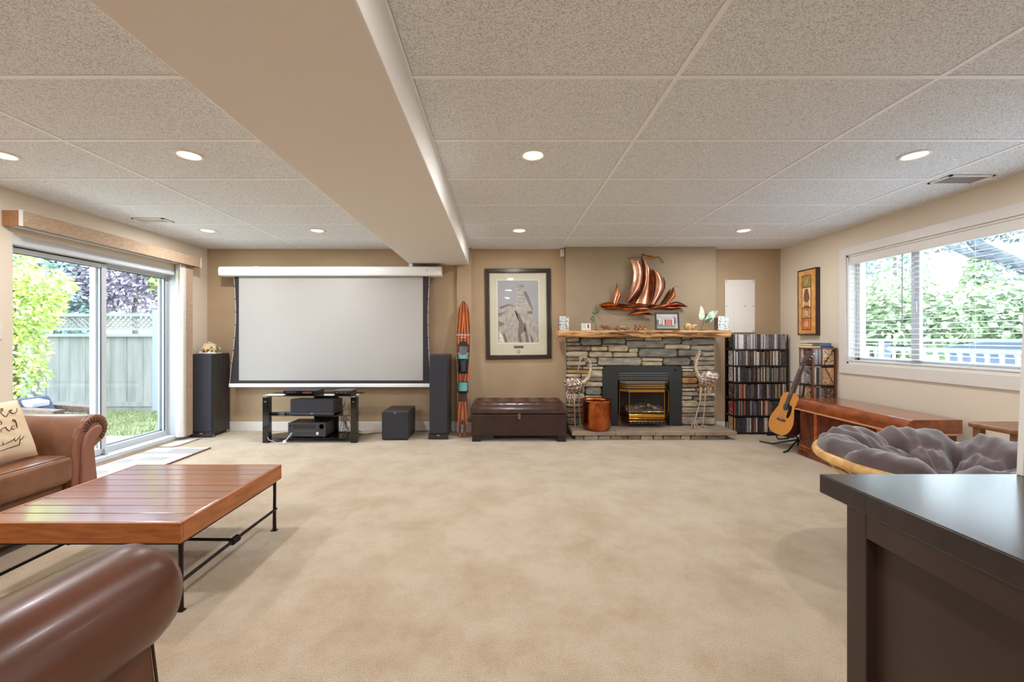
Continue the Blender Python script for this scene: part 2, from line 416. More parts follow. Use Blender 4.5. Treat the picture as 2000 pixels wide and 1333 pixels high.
# switch plate beside the door
t = thing('light_switch', 'white switch plate on the wall beside the sliding door', 'switch', (XL+0.001, 3.24, 1.31))
MB().box(0, 0.007, -0.037, 0.037, -0.06, 0.06).build('plate', m_white, t, world=False, bevel=0.003)
MB().box(0.007, 0.011, -0.016, 0.016, -0.033, 0.033).build('rocker', m_white, t, world=False, bevel=0.002)

# valance and the stack of vertical vanes
t = thing('vertical_blind', 'tan woven valance and stacked vertical blind over the sliding door', 'blind', (-3.88, 4.25, 2.15))
m_valend = M('brown_valance_face', (168, 122, 80), 0.75, rgb2=(140, 98, 62), vs=70, st=(1, 1, 3), bump=0.2, bs=200)
MB().box(-3.812, -3.800, 3.29, 5.235, 2.154, 2.276).build('valance', m_woven, t, bevel=0.002)
for ya in (3.275, 5.225): MB().box(-3.956, -3.812, ya, ya+0.011, 2.154, 2.276).build('valance_return', m_valend, t)
for ya in (3.268, 5.236): MB().box(-3.816, -3.797, ya, ya+0.018, 2.15, 2.28).build('corner_clip', m_white, t, bevel=0.002)
MB().box(-3.925, -3.875, 3.30, 5.20, 2.155, 2.20).build('headrail', m_alu, t, bevel=0.003)
for k in range(13):
    y = 5.02+k*0.0125
    n = 6; w = 0.089
    vs = []; tw = math.radians(8)
    for z in (0.05, 2.15):
        for i in range(n+1):
            u = i/n-0.5
            vs.append((-3.90+u*w*math.cos(tw), y+u*w*math.sin(tw)-0.012*(1-4*u*u), z))
    vs += [(p[0], p[1]+0.0015, p[2]) for p in vs]
    q = n+1; fs = []
    for i in range(n):
        fs.append((i, i+1, q+i+1, q+i)); fs.append((2*q+i, 3*q+i, 3*q+i+1, 2*q+i+1))
    MB().add(vs, fs, 0, True).build('vane', m_vane if k < 4 else m_woven, t, fix=False)
MB().tube([(-3.86, 4.985, 2.15), (-3.86, 4.985, 1.35)], 0.006, 8).build('wand', m_white, t)
# fabric panel hanging behind the stack
MB().box(-3.948, -3.938, 5.10, 5.235, 0.06, 2.15).build('fabric_panel', m_woven, t, bevel=0.003)

# ------------------------------------------------------------------ window with horizontal blind
win = thing('window_1', 'wide white slider window with garden and deck outside', 'window', (XR+0.1, 3.1, WZ0), kind='structure')
b = MB(); a = XR-0.018
b.box(a, XR+0.004, WY1, WY1+0.088, 0.872, 2.248); b.box(a, XR+0.004, WY0-0.088, WY0, 0.872, 2.248)
b.box(a, XR+0.004, WY0, WY1, WZ1, 2.248); b.box(a, XR+0.004, WY0, WY1, 0.872, WZ0)
b.build('window_trim', m_white, win, bevel=0.004)
b = MB(); e = 0.02
b.box(XR, XR+0.15, WY1-e, WY1, WZ0, WZ1); b.box(XR, XR+0.15, WY0, WY0+e, WZ0, WZ1)
b.box(XR, XR+0.15, WY0, WY1, WZ0, WZ0+e); b.box(XR, XR+0.15, WY0, WY1, WZ1-e, WZ1)
b.build('window_jamb', m_white, win)
xg = XR+0.115
b = MB(); f = 0.045
b.box(xg-.03, xg+.035, WY1-e-f, WY1-e, WZ0+e, WZ1-e); b.box(xg-.03, xg+.035, WY0+e, WY0+e+f, WZ0+e, WZ1-e)
b.box(xg-.03, xg+.035, WY0+e, WY1-e, WZ0+e, WZ0+e+f); b.box(xg-.03, xg+.035, WY0+e, WY1-e, WZ1-e-f, WZ1-e)
b.box(xg-.02, xg+.03, 3.845, 3.905, WZ0+e, WZ1-e)
fr = b.build('window_frame', m_alu, win, bevel=0.004)
b = MB().box(xg-.045, xg-.012, 3.80, 3.85, WZ0+e+f, WZ1-e-f); b.build('sash_stile', m_alu, fr, bevel=0.004)
MB().box(xg-.003, xg+.003, 3.905, WY1-e-f, WZ0+e+f, WZ1-e-f).build('pane', m_glass, fr, fix=False)
MB().box(xg-.003, xg+.003, WY0+e+f, 3.845, WZ0+e+f, WZ1-e-f).build('pane', m_glass, fr, fix=False)
MB().box(xg-.06, xg-.045, 3.815, 3.835, 1.50, 1.60).build('sash_latch', m_alu, fr, bevel=0.003)
bl = thing('window_blind', 'white horizontal slat blind hanging open in the wide window', 'blind', (XR+0.05, 3.1, WZ0+0.03))
y0, y1 = WY0+0.028, WY1-0.028; xb = XR+0.042
MB().box(xb-.040, xb-.030, y0, y1, WZ1-0.105, WZ1-0.022).build('blind_valance', m_white, bl, bevel=0.003)
MB().box(xb-.027, xb+.027, y0, y1, WZ1-0.07, WZ1-0.022).build('headrail', m_white, bl, bevel=0.003)
MB().box(xb-.025, xb+.025, y0, y1, WZ0+0.024, WZ0+0.040).build('bottom_rail', m_white, bl, bevel=0.003)
m_slat = M('white_blind_slat', (238, 238, 238), 0.35)
ns = 22; z0 = WZ0+0.075; z1 = WZ1-0.10
Rm = Matrix.Rotation(math.radians(-5), 3, 'Y')
sl = None
for k in range(ns):
    z = z0+(z1-z0)*k/(ns-1)
    if sl is None:
        b = MB().obox((0, 0, 0), (0.024, (y1-y0)/2, 0.0013), Rm); sl = b.build('slat', m_slat, bl, world=False, fix=False); o = sl
    else:
        o = sl.copy(); C.objects.link(o)
    o.location = Vector((xb, (y0+y1)/2, z))-BASE[bl.name]
for yy in (4.40, 3.98, 3.35, 2.7, 2.1):
    b = MB()
    for dx in (-0.025, 0.025): b.tube([(xb+dx, yy, WZ0+0.035), (xb+dx, yy, WZ1-0.06)], 0.0011, 4)
    b.build('ladder_cord', m_slat, bl, fix=False)
MB().tube([(xb-.033, 3.90, WZ1-0.07), (xb-.035, 3.90, 1.38)], 0.0045, 8).build('tilt_wand', M('grey_clear_wand', (150, 150, 155), 0.3), bl)

# ================================================================== FIREPLACE
YS = 5.42                                                        # face of the stones
def sxz(cx, cy): return on_plane(1080+cx/3.3333, 480+cy/3.3333, YS)
m_stones = [M('grey_ledge_stone', (176, 166, 150), 0.85, rgb2=(134, 125, 112), vs=9, st=(1, 1, 2.4), bump=0.5, bs=35, bd=0.012),
            M('dark_ledge_stone', (144, 136, 124), 0.85, rgb2=(102, 97, 88), vs=7, st=(1, 1, 2.4), bump=0.5, bs=30, bd=0.012),
            M('tan_ledge_stone', (200, 182, 154), 0.85, rgb2=(160, 144, 118), vs=9, st=(1, 1, 2.4), bump=0.5, bs=35, bd=0.012),
            M('ochre_ledge_stone', (186, 142, 84), 0.85, rgb2=(140, 106, 66), vs=9, st=(1, 1, 2.4), bump=0.5, bs=35, bd=0.012),
            M('brown_ledge_stone', (152, 132, 110), 0.85, rgb2=(112, 96, 80), vs=9, st=(1, 1, 2.4), bump=0.5, bs=35, bd=0.012)]
m_mortar = M('recessed_stone_mortar', (74, 66, 56), 0.95)
fp = thing('stone_fireplace', 'stacked ledge stone fireplace face of grey and tan stones below the timber mantel', 'fireplace', (1.86, YS, 0.11))
def stone(x0, y0, x1, y1, kind, proud=None):
    """crop rectangle of one stone -> rounded irregular block with its own depth"""
    if y1 == 1150: y1 = 1167
    a, c = sxz(x0+.5, y1-.5); b_, d = sxz(x1-.5, y0+.5)
    w, h = b_-a, d-c; r = min(w, h)*0.38; pr = random.uniform(0.012, 0.035) if proud is None else proud
    poly = []
    for (ux, uz, q0) in ((a+r, c+r, PI), (b_-r, c+r, 1.5*PI), (b_-r, d-r, 0), (a+r, d-r, PI/2)):
        for q in (0.1, 0.5, 0.9):
            jr = r*random.uniform(0.86, 1.1)
            poly.append((ux+jr*math.cos(q0+q*PI/2), uz+jr*math.sin(q0+q*PI/2)))
    lo_ = [(a+w*t, c+random.uniform(-.02, .08)*h) for t in (0.35, 0.65)] if w > 2*h else []
    hi_ = [(a+w*t, d-random.uniform(-.02, .08)*h) for t in (0.65, 0.35)] if w > 2*h else []
    poly = poly[:3]+lo_+poly[3:9]+hi_+poly[9:]
    n = len(poly); cu = (a+b_)/2; cv = (c+d)/2
    def f(q, dd):
        ku, kv = 1-2*q/w, 1-2*q/h
        return [(cu+(u-cu)*ku, YS+0.02-dd, cv+(v-cv)*kv) for u, v in poly]
    vs = f(-.003, -0.03)+f(.0, pr*0.5+.02)+f(min(.012, h*.2), pr+.02)
    fs = [tuple(range(2*n, 3*n))]
    for ring in (0, 1):
        for i in range(n):
            j = (i+1) % n; fs.append((ring*n+i, ring*n+j, ring*n+n+j, ring*n+n+i))
    MB().add(vs, fs, 0, False).build('stone', m_stones[kind], fp)
rows = [
 (90,598,170,628,0),(176,600,314,650,1),(318,602,472,642,1),(474,598,590,616,0),(594,598,706,618,2),(708,599,832,642,1),(836,598,890,612,0),(893,599,1050,646,1),
 (836,614,946,652,1),(90,630,174,652,4),(90,654,242,686,4),(246,657,354,688,2),(318,644,472,656,4),(358,650,488,692,2),(476,619,724,668,1),(492,668,552,697,2),
 (726,644,890,676,2),(895,650,1050,686,0),(90,689,228,725,2),(232,692,386,727,2),(390,696,550,726,2),(556,671,808,728,1),(812,678,958,721,1),(962,688,1050,722,0),
 (90,728,196,750,1),(200,730,286,768,0),(290,729,574,782,0),(576,732,712,754,2),(576,756,710,784,2),(714,730,890,783,1),(893,724,1050,750,0),
 # left of the insert
 (90,752,212,782,2),(216,770,288,786,2),(90,786,190,806,1),(194,788,326,806,2),(90,809,244,834,3),(248,808,330,852,2),(90,836,180,860,2),(184,836,330,858,0),
 (184,854,328,884,4),(90,862,180,892,2),(90,894,178,922,0),(182,887,326,920,2),(90,925,206,962,4),(210,922,318,974,1),(90,965,206,1000,2),(210,976,318,1000,0),
 (90,1003,200,1024,4),(204,1003,320,1030,1),(90,1027,196,1050,2),(200,1033,320,1064,3),(90,1053,196,1090,4),(200,1067,320,1106,1),(90,1093,196,1118,4),(200,1109,320,1150,0),(90,1121,196,1150,1),
 # right of the insert
 (834,785,918,800,2),(922,753,1050,780,0),(834,803,912,820,2),(916,783,1050,814,2),(834,822,930,858,4),(934,816,1050,850,1),(834,861,936,898,3),(940,853,1050,890,4),
 (834,900,940,926,4),(944,893,1052,924,3),(834,929,926,948,2),(930,928,1052,958,4),(834,951,940,978,0),(944,960,1052,982,2),(834,981,904,1004,2),(908,984,1052,1008,1),
 (834,1008,944,1050,2),(948,1010,1052,1046,0),(834,1053,1052,1090,0),(834,1093,944,1116,4),(948,1092,1052,1112,1),(834,1114,1056,1150,0)]
for r_ in rows: stone(*r_)
b = MB(); (ax, az), (bx_, bz) = sxz(90, 1150), sxz(1050, 600)
ix0, iz1 = on_plane(1176, 715, 5.41); ix1, _ = on_plane(1330, 715, 5.41)
b.box(ax, ix0, YS+0.012, 5.47, 0.10, bz); b.box(ix1, bx_, YS+0.012, 5.47, 0.10, bz); b.box(ix0, ix1, YS+0.012, 5.47, iz1, bz)
b.build('mortar_bed', m_mortar, fp)

# hearth: four slabs on a course of small stones
m_slab = M('brown_grey_hearth_slab', (156, 138, 120), 0.75, rgb2=(134, 116, 100), vs=5, bump=0.4, bs=40, bd=0.01)
m_joint = M('pale_mortar_joint', (176, 160, 140), 0.9)
he = thing('hearth', 'raised hearth of four brown stone slabs on a course of small stones', 'hearth', (1.9, 5.25, 0))
HX = [0.883, 1.424, 1.915, 2.395, 2.915]; HY0, HY1, HZ0, HZ1 = 5.06, 5.445, 0.058, 0.108
for i in range(4):
    x0, x1 = HX[i]+(0.006 if i else 0), HX[i+1]-(0.006 if i < 3 else 0)
    nx = 8; poly = [(x0+(x1-x0)*k/nx, HY0+random.uniform(-.004, .006)) for k in range(nx+1)]+[(x1, HY1), (x0, HY1)]
    MB().prism(poly, lambda u, v, d: (u, v, d), HZ0, HZ1).build('slab', m_slab, he, bevel=0.006)
MB().box(HX[0]+0.03, HX[-1]-0.10, HY0+0.055, HY1, 0.0, HZ0).build('mortar_core', m_mortar, he)
MB().box(HX[0]+0.02, HX[-1]-0.02, HY0+0.015, HY1-0.01, HZ0+0.004, HZ1-0.006).build('joint_fill', m_joint, he)
xs = [0.93, 1.04, 1.22, 1.37, 1.58, 1.74, 1.90, 2.02, 2.24, 2.36, 2.56, 2.80]
for i in range(len(xs)-1):
    a, c = xs[i]+0.004, xs[i+1]-0.004
    poly = [(a, 0.004), (a+.01, 0), (c-.01, 0), (c, 0.006), (c-random.uniform(0, .01), 0.052), (c-.02, 0.056), (a+.02, 0.056-random.uniform(0, .008)), (a+random.uniform(0, .008), 0.045)]
    MB().prism(poly, XZ(HY0+0.06), 0, random.uniform(.022, .035)).build('base_stone', m_stones[random.choice((0, 1, 2, 4, 2))], he, bevel=0.004)

# gas insert
m_plate = M('black_enamel_surround', (34, 35, 34), 0.5, rgb2=(30, 31, 30), vs=4)
m_firebox = M('sooty_firebox', (28, 22, 18), 0.8)
m_log = M('ceramic_log', (168, 146, 118), 0.85, rgb2=(86, 66, 50), vs=22, lo=0.4, hi=0.6, bump=0.5, bs=40, bd=0.01)
m_ember = M('ember_bed', (110, 92, 78), 0.9, rgb2=(30, 24, 20), vs=60, bump=0.6, bs=70, bd=0.01)
m_fireglass = glass_mat('firebox_glass', (0.86, 0.85, 0.84), 0.8)
ins = thing('gas_fireplace_insert', 'black gas fireplace insert with brass trimmed bay window of glass', 'fireplace', (1.86, 5.38, 0.108))
Yp = 5.405
zt = iz1; zb = 0.108; c = 0.055
P = lambda px, py: on_plane(px, py, Yp)
openx0, openz1 = P(1206, 743); openx1, _ = P(1306, 743)
b = MB()
b.prism([(ix0, zb), (openx0, zb), (openx0, openz1), (openx1, openz1), (openx1, zb), (ix1, zb), (ix1, zt-c), (ix1-.010, zt-.018), (ix1-c, zt), (ix0+c, zt), (ix0+.010, zt-.018), (ix0, zt-c)], XZ(Yp), -0.06, 0.022)
b.build('surround_plate', m_plate, ins, bevel=0.004)
zl = P(0, 746)[1]
for (xa, xb_) in ((ix0+.002, openx0-.004), (openx1+.004, ix1-.002)): MB().box(xa, xb_, Yp-.0235, Yp-.0215, zl, zl+.002).build('plate_seam', m_black, ins)
for py in (729.5, 733.5, 737.5, 741):
    x0, z = P(1208, py); x1, _ = P(1302, py)
    MB().box(x0, x1, Yp-.036, Yp-.02, z-.006, z+.006).build('louvre', M('grey_louvre', (92, 88, 84), 0.4), ins, bevel=0.003)
xk, zk = P(1318.5, 722); R90 = Matrix.Rotation(PI/2, 3, 'X')
MB().lathe([(0.0, .02), (.016, .018), (.018, 0)], (xk, Yp-.02, zk), 16, R=R90).build('knob', m_black, ins)
# bay: plan outline goes from the plate out to the front
fx0, fx1 = on_plane(1229, 0, 5.27)[0], on_plane(1298, 0, 5.27)[0]
bx0, bx1 = openx0+.02, openx1-.01
YF = 5.27
def bay(z0, z1, off, name, mat, bev=0.003, inner=False):
    pl = [(bx0-off, Yp-.02), (fx0-off*.45, YF-off), (fx1+off*.45, YF-off), (bx1+off, Yp-.02)]
    return MB().prism(pl, lambda u, v, d: (u, v, d), z0, z1).build(name, mat, ins, bevel=bev)
Z = lambda py: CH-(py-VY)*5.27/F
bay(Z(750.5), Z(745.5), 0.0, 'hood', M('grey_metal_hood', (120, 108, 98), 0.35, 0.6))
for y0, y1 in ((752, 754.5), (756, 758.5)): bay(Z(y1), Z(y0), 0.006, 'brass_louvre', m_brass, 0.001)
bay(Z(761.5), Z(750.5), -0.012, 'hood_core', m_black)
bay(Z(817), Z(808.5), -0.01, 'sill_core', m_black)
bay(Z(829), Z(817), -0.022, 'base_grille', m_black)
for k in range(9):
    x = fx0+.03+(fx1-fx0-.06)*k/8
    MB().box(x-.006, x+.006, YF+.018, YF+.024, Z(828), Z(825.5)).build('grille_slot', m_grey, ins, fix=False)
bay(Z(816), Z(810), 0.004, 'brass_sill', m_brass, 0.002); bay(Z(819), Z(817.6), 0.004, 'brass_lip', m_brass, 0.001); bay(Z(824), Z(822.6), 0.008, 'brass_foot_rail', m_brass, 0.001)
bay(Z(766.5), Z(761.5), 0.004, 'brass_header', m_brass, 0.002)
# glazing frame of the bay
corners = [(bx0, Yp-.02), (fx0, YF), (fx1, YF), (bx1, Yp-.02)]
b = MB()
for (x, y) in corners: MB().tube([(x, y, Z(810)), (x, y, Z(766))], 0.0045, 8).build('brass_glazing_bar', m_brass, ins)
for i in range(3):
    p, q = corners[i], corners[i+1]
    MB().tube([(p[0], p[1], Z(805)), (q[0], q[1], Z(805))], 0.0045, 6).build('brass_glazing_bar', m_brass, ins)
for i in range(3):
    p, q = corners[i], corners[i+1]
    MB().add([(p[0], p[1], Z(809)), (q[0], q[1], Z(809)), (q[0], q[1], Z(766)), (p[0], p[1], Z(766))], [(0, 1, 2, 3)]).build('pane', m_fireglass, ins, fix=False)
b = MB()
b.add([(bx0, 5.62, Z(812)), (bx1, 5.62, Z(812)), (bx1, 5.62, openz1), (bx0, 5.62, openz1), (bx0, Yp-.02, Z(812)), (bx1, Yp-.02, Z(812)), (bx1, Yp-.02, openz1), (bx0, Yp-.02, openz1)],
      [(0, 1, 2, 3), (0, 4, 5, 1), (0, 3, 7, 4), (1, 5, 6, 2), (3, 2, 6, 7)])
for v in range(len(b.v)): b.v[v] = (b.v[v][0], min(b.v[v][1], 5.455), b.v[v][2])
b.build('firebox', m_firebox, ins)
b = MB().surf(lambda u, v: (fx0-.02+(fx1-fx0+.04)*u, YF+.02+.16*v, Z(807)+.10*v*(1-.4*abs(2*u-1))+.008*math.sin(37*u+11*v)), 24, 8)
b.build('ember_bed', m_ember, ins)
for (x, y, z, l, a, rr) in ((1.80, 5.40, .34, .2, .1, .03), (2.02, 5.37, .34, .22, -.45, .028), (1.70, 5.36, .30, .14, .9, .028), (1.86, 5.36, .30, .18, .25, .024), (2.04, 5.32, .26, .10, .1, .03), (1.70, 5.31, .25, .08, -.9, .03)):
    dx, dz = l/2*math.cos(a), l/2*math.sin(a)
    MB().tube([(x-dx, y, z-dz), (x-dx*.3, y-.01, z-dz*.2+.008), (x+dx*.4, y+.005, z+dz*.4), (x+dx, y, z+dz)], [rr*.8, rr, rr*.95, rr*.7], 9).build('log', m_log, ins)

# timber mantel with a live edge
m_mantel = M('live_edge_timber', (204, 158, 102), 0.55, rgb2=(136, 88, 48), vs=7, st=(0.6, 2, 5), detail=8, bump=0.4, bs=18, bd=0.02, bst=(0.5, 1, 4), lo=0.38, hi=0.55)
m_bark = M('dark_bark_seam', (84, 50, 28), 0.9, rgb2=(54, 30, 18), vs=20, bump=0.6, bs=60, bd=0.01)
YM0, YM1 = 5.19, 5.47
mz0, mz1 = CH-(659.5-VY)*YM0/F, CH-(645.5-VY)*YM0/F
mx0, mx1 = (1091-VX)*YM0/F, (1428-VX)*YM0/F
mt = thing('mantel_shelf', 'thick live edge timber mantel shelf above the fireplace stones', 'shelf', ((mx0+mx1)/2, YM1, mz0))
N = 46
def prof(i):
    t = i/N; x = mx0+(mx1-mx0)*t
    rough = min(1, max(0, (t-.22)*6)) if t < .92 else max(0, (0.97-t)*20)
    r1 = .012*math.sin(21*t)+.008*math.sin(57*t+1)+.004*math.sin(131*t)
    zc = (mz0+mz1)/2; h = (mz1-mz0)/2
    return [(x, YM1, mz1), (x, YM0+.012+rough*.01, mz1-.002*rough), (x, YM0+rough*(.006+r1), zc+h*.55), (x, YM0+rough*(.022+r1*1.2), zc+h*.05+.006*rough*math.sin(33*t)),
            (x, YM0+rough*(.004-r1), zc-h*.45), (x, YM0+.012+rough*.012, mz0+.003*rough*(1+math.sin(47*t))), (x, YM1, mz0)]
vs = []; fs = []
for i in range(N+1): vs += prof(i)
for i in range(N):
    for k in range(7): fs.append((i*7+k, i*7+(k+1) % 7, (i+1)*7+(k+1) % 7, (i+1)*7+k))
fs += [tuple(range(7)), tuple(range(N*7, N*7+7))[::-1]]
MB().add(vs, fs).build('slab', m_mantel, mt)
b = MB()
zc = (mz0+mz1)/2
for pts in ([(1.30, .02), (1.40, .012), (1.55, -.004), (1.68, -.02)], [(1.15, .03), (1.27, .016), (1.36, .01)], [(1.46, -.018), (1.6, -.03), (1.75, -.026)], [(1.72, .012), (1.86, .004), (1.98, -.004)], [(2.2, .01), (2.34, -.006), (2.5, -.002)], [(2.55, -.018), (2.66, -.01), (2.78, -.016)]):
    P_ = []
    for x, dz in pts:
        t = (x-mx0)/(mx1-mx0)
        P_.append((x, YM0+.006, zc+dz))
    b.tube(P_, [0.001]+[0.007]*(len(P_)-2)+[0.001], 5)
b.build('bark_seam', m_bark, mt, kind='stuff')
TOP = mz1

# ------------------------------------------------------------------ things on the mantel
def mant(px): return (px-VX)*5.27/F
m_mosaic = M('pale_blue_mosaic_glass', (216, 224, 222), 0.18, rgb2=(170, 190, 194), vs=40, lo=.4, hi=.6)
m_mosaic2 = M('amber_white_mosaic', (240, 236, 226), 0.2, rgb2=(96, 84, 66), vs=70, lo=.42, hi=.5)
m_lead = M('grey_leading', (132, 122, 110), 0.6, 0.2)
def mosaic(px0, px1, label, flip):
    x0, x1 = mant(px0), mant(px1); z0, z1 = TOP, TOP+.182; y0 = 5.24
    t = thing('mosaic_candle_holder', label, 'candle holder', ((x0+x1)/2, y0+.05, TOP), group='mosaic glass holders')
    ws = [0.16, 0.5, 0.34] if not flip else [0.2, 0.42, 0.38]
    x = x0; d = 0.10
    for k, wv in enumerate(ws):
        xa, xb_ = x+.002, x+(x1-x0)*wv-.002; x += (x1-x0)*wv
        if k == 1:
            for q in range(5): MB().box(xa, xb_, y0, y0+.008, z0+(z1-z0)*q/5+.002, z0+(z1-z0)*(q+1)/5-.002).build('glass_tile', m_mosaic, t, fix=False)
        else:
            hz = z1 if not (k == 2) else z1-.02
            for q in range(9): MB().box(xa, xb_, y0+(0.004 if k == 2 else 0), y0+.010, z0+(hz-z0)*q/9+.0015, z0+(hz-z0)*(q+1)/9-.0015).build('glass_tile', m_mosaic2, t, fix=False)
    MB().box(x0+.001, x1-.001, y0+.006, y0+d, z0, z1-.022).build('leaded_body', m_lead, t)
mosaic(1092, 1111, 'pale blue mosaic glass holder on the bare end of the mantel, by the tiny cards', False)
mosaic(1400, 1421, 'pale blue mosaic glass holder on the mantel end beside the butterfly', True)
# two small cards
m_card = M('cream_card', (232, 226, 212), 0.6); m_cardpic = M('blue_card_picture', (150, 178, 196), 0.5, rgb2=(206, 214, 210), vs=30); m_cardfig = M('plum_figure', (120, 70, 84), 0.6)
for (p0, p1, lab, mm) in ((1135, 1143, 'tiny white card with a blue picture on the mantel', m_cardpic), (1143.6, 1153, 'tiny cream card with a plum figure on the mantel', m_cardfig)):
    x0, x1 = mant(p0), mant(p1); t = thing('greeting_card', lab, 'card', ((x0+x1)/2, 5.25, TOP))
    Rm = Matrix.Rotation(-0.18, 3, 'X'); cx = (x0+x1)/2; h = .088/2
    MB().obox((cx, 5.255, TOP+h+.001), ((x1-x0)/2, .003, h), Rm).build('card', m_card, t)
    k = .75 if mm is m_cardpic else .3
    MB().obox((cx, 5.2505, TOP+h+.008), ((x1-x0)/2*k, .001, h*.62), Rm).build('picture', mm, t)
    MB().obox((cx, 5.285, TOP+.03), (.002, .024, .03), Matrix.Identity(3)).build('strut', m_card, t)
# metal leaf sprig
m_leafmetal = M('verdigris_leaf', (122, 134, 96), 0.45, 0.3, rgb2=(84, 92, 62), vs=30); m_stem = M('bronze_wire', (84, 62, 44), 0.45, 0.6)
def leaf_mesh(b, c, d, L, W, up=Vector((0, -1, 0))):
    d = Vector(d).normalized(); s_ = d.cross(up).normalized(); n_ = s_.cross(d)
    c = Vector(c)
    vs = [c, c+d*L*.35+s_*W*.5-n_*.004, c+d*L*.75+s_*W*.36-n_*.003, c+d*L, c+d*L*.75-s_*W*.36-n_*.003, c+d*L*.35-s_*W*.5-n_*.004, c+d*L*.5+n_*.004]
    b.add(vs, [(0, 1, 6), (1, 2, 6), (2, 3, 6), (3, 4, 6), (4, 5, 6), (5, 0, 6)])
xc = mant(1165)
t = thing('leaf_ornament', 'little green metal sprig with leaves on a wire stem, on the mantel', 'ornament', (xc, 5.30, TOP))
MB().lathe([(.034, 0), (.034, .006), (.01, .010), (0, .010)], (xc, 5.30, TOP), 16).build('base', m_stem, t)
MB().tube([(xc, 5.30, TOP+.008), (xc-.004, 5.30, TOP+.07), (xc-.022, 5.30, TOP+.13), (xc-.012, 5.30, TOP+.2), (xc+.0, 5.30, TOP+.27)], .0028, 6).build('stem', m_stem, t)
MB().tube([(xc-.005, 5.30, TOP+.22), (xc+.03, 5.295, TOP+.17), (xc+.075, 5.29, TOP+.115)], .0022, 5).build('tendril', m_stem, t)
for (dx, dz, a, L) in ((-.022, .13, 2.6, .07), (-.022, .13, 3.6, .05), (-.02, .15, 4.4, .05), (-.012, .2, 2.2, .06), (-.01, .22, .6, .06), (0, .24, 1.9, .055), (0, .26, .9, .055), (0, .27, 1.5, .05), (.0, .25, .1, .05), (-.015, .17, 3.1, .06)):
    b = MB(); leaf_mesh(b, (xc+dx, 5.297, TOP+dz), (math.cos(a), -.25, math.sin(a)), L, L*.6); b.build('leaf', m_leafmetal, t, fix=False)
# carved fish and a wooden rack, shell like
m_drift = M('driftwood', (150, 118, 84), 0.7, rgb2=(96, 70, 46), vs=14, st=(1, 1, 4)); m_rose = M('rose_wood', (160, 106, 78), 0.5, rgb2=(112, 66, 46), vs=16)
xc = mant(1183)
t = thing('carved_dog', 'carved brown wooden animal lying on the mantel', 'figurine', (xc, 5.27, TOP))
MB().tube([(xc-.075, 5.27, TOP+.052), (xc-.055, 5.27, TOP+.055), (xc-.02, 5.275, TOP+.042), (xc+.03, 5.275, TOP+.042), (xc+.062, 5.275, TOP+.03)], [.008, .017, .022, .024, .012], 10).build('body', m_rose, t)
for dx in (-.03, -.012, .03, .048): MB().tube([(xc+dx, 5.265, TOP+.036), (xc+dx+.004, 5.262, TOP)], [.010, .007], 7).build('leg', m_rose, t)
MB().tube([(xc-.055, 5.27, TOP+.062), (xc-.06, 5.27, TOP+.078)], [.006, .002], 6).build('ear', m_drift, t)
MB().tube([(xc+.06, 5.275, TOP+.034), (xc+.085, 5.275, TOP+.01)], [.008, .003], 6).build('tail', m_rose, t)
x0, x1 = mant(1200), mant(1228)
t = thing('model_car', 'small pale wooden model car on the mantel', 'model car', ((x0+x1)/2, 5.27, TOP)); zc = TOP
MB().prism([(x0, zc+.014), (x1, zc+.014), (x1, zc+.035), (x1-.02, zc+.038), (x1-.035, zc+.06), (x0+.05, zc+.06), (x0+.03, zc+.038), (x0, zc+.034)], XZ(5.30), 0, .06).build('body', m_drift, t, bevel=.003)
MB().box(x0+.062, x1-.045, 5.2385, 5.2395, zc+.040, zc+.056).build('window', M('pale_wood_inlay', (196, 168, 128), .6), t)
for xw in (x0+.035, x1-.035):
    for yw in (5.243, 5.297): MB().lathe([(0, -.006), (.017, -.006), (.017, .006), (0, .006)], (xw, yw, zc+.017), 14, R=R90).build('wheel', m_rose, t)
# copper letter-like wave sculpture: three slanted bars with balls
x0, x1 = mant(1238), mant(1267)
t = thing('copper_ornament', 'little bright copper zigzag ornament on the mantel, by the framed photo', 'ornament', ((x0+x1)/2, 5.27, TOP))
for k in range(3):
    xa = x0+.008+(x1-x0-.03)*k/3; h = .062
    MB().tube([(xa, 5.275, TOP+.004), (xa+.012, 5.275, TOP+h), (xa+.04, 5.265, TOP+.006)], .0075, 8).build('bar', m_copperorange, t)
    MB().ball((xa+.018, 5.255, TOP+.016), .014, 10, 6).build('foot', m_copperpale, t)
    MB().ball((xa+.012, 5.275, TOP+h), .011, 10, 6).build('cap', m_copperorange, t)
# family photo
m_darkframe = M('dark_picture_frame', (40, 28, 24), 0.4)
Yf = 5.22; x0 = (1280.5-VX)*Yf/F; x1 = (1328-VX)*Yf/F; hh = .228; tilt = math.radians(-7)
t = thing('family_photo', 'dark framed group photograph standing on the mantel', 'framed photo', ((x0+x1)/2, Yf, TOP+.003), rot=(tilt, 0, 0))
hw = (x1-x0)/2; fr_ = .02
for (a, b2, c2, d2) in ((-hw, hw, 0, fr_), (-hw, hw, hh-fr_, hh), (-hw, -hw+fr_, fr_, hh-fr_), (hw-fr_, hw, fr_, hh-fr_)):
    MB().box(a, b2, 0, .016, c2, d2).build('frame_bar', m_darkframe, t, world=False, bevel=.002)
mb = MB()
cols = {'sky': (186, 178, 172), 'trees': (96, 98, 88), 'lawn': (118, 126, 104), 'path': (170, 166, 152), 'pale': (206, 202, 190), 'pink': (196, 104, 108), 'rose': (222, 190, 182), 'dark': (70, 60, 62), 'blue': (140, 156, 186), 'gold': (196, 164, 112)}
pm = [M('photo_'+k, v, .35) for k, v in cols.items()]; ki = list(cols)
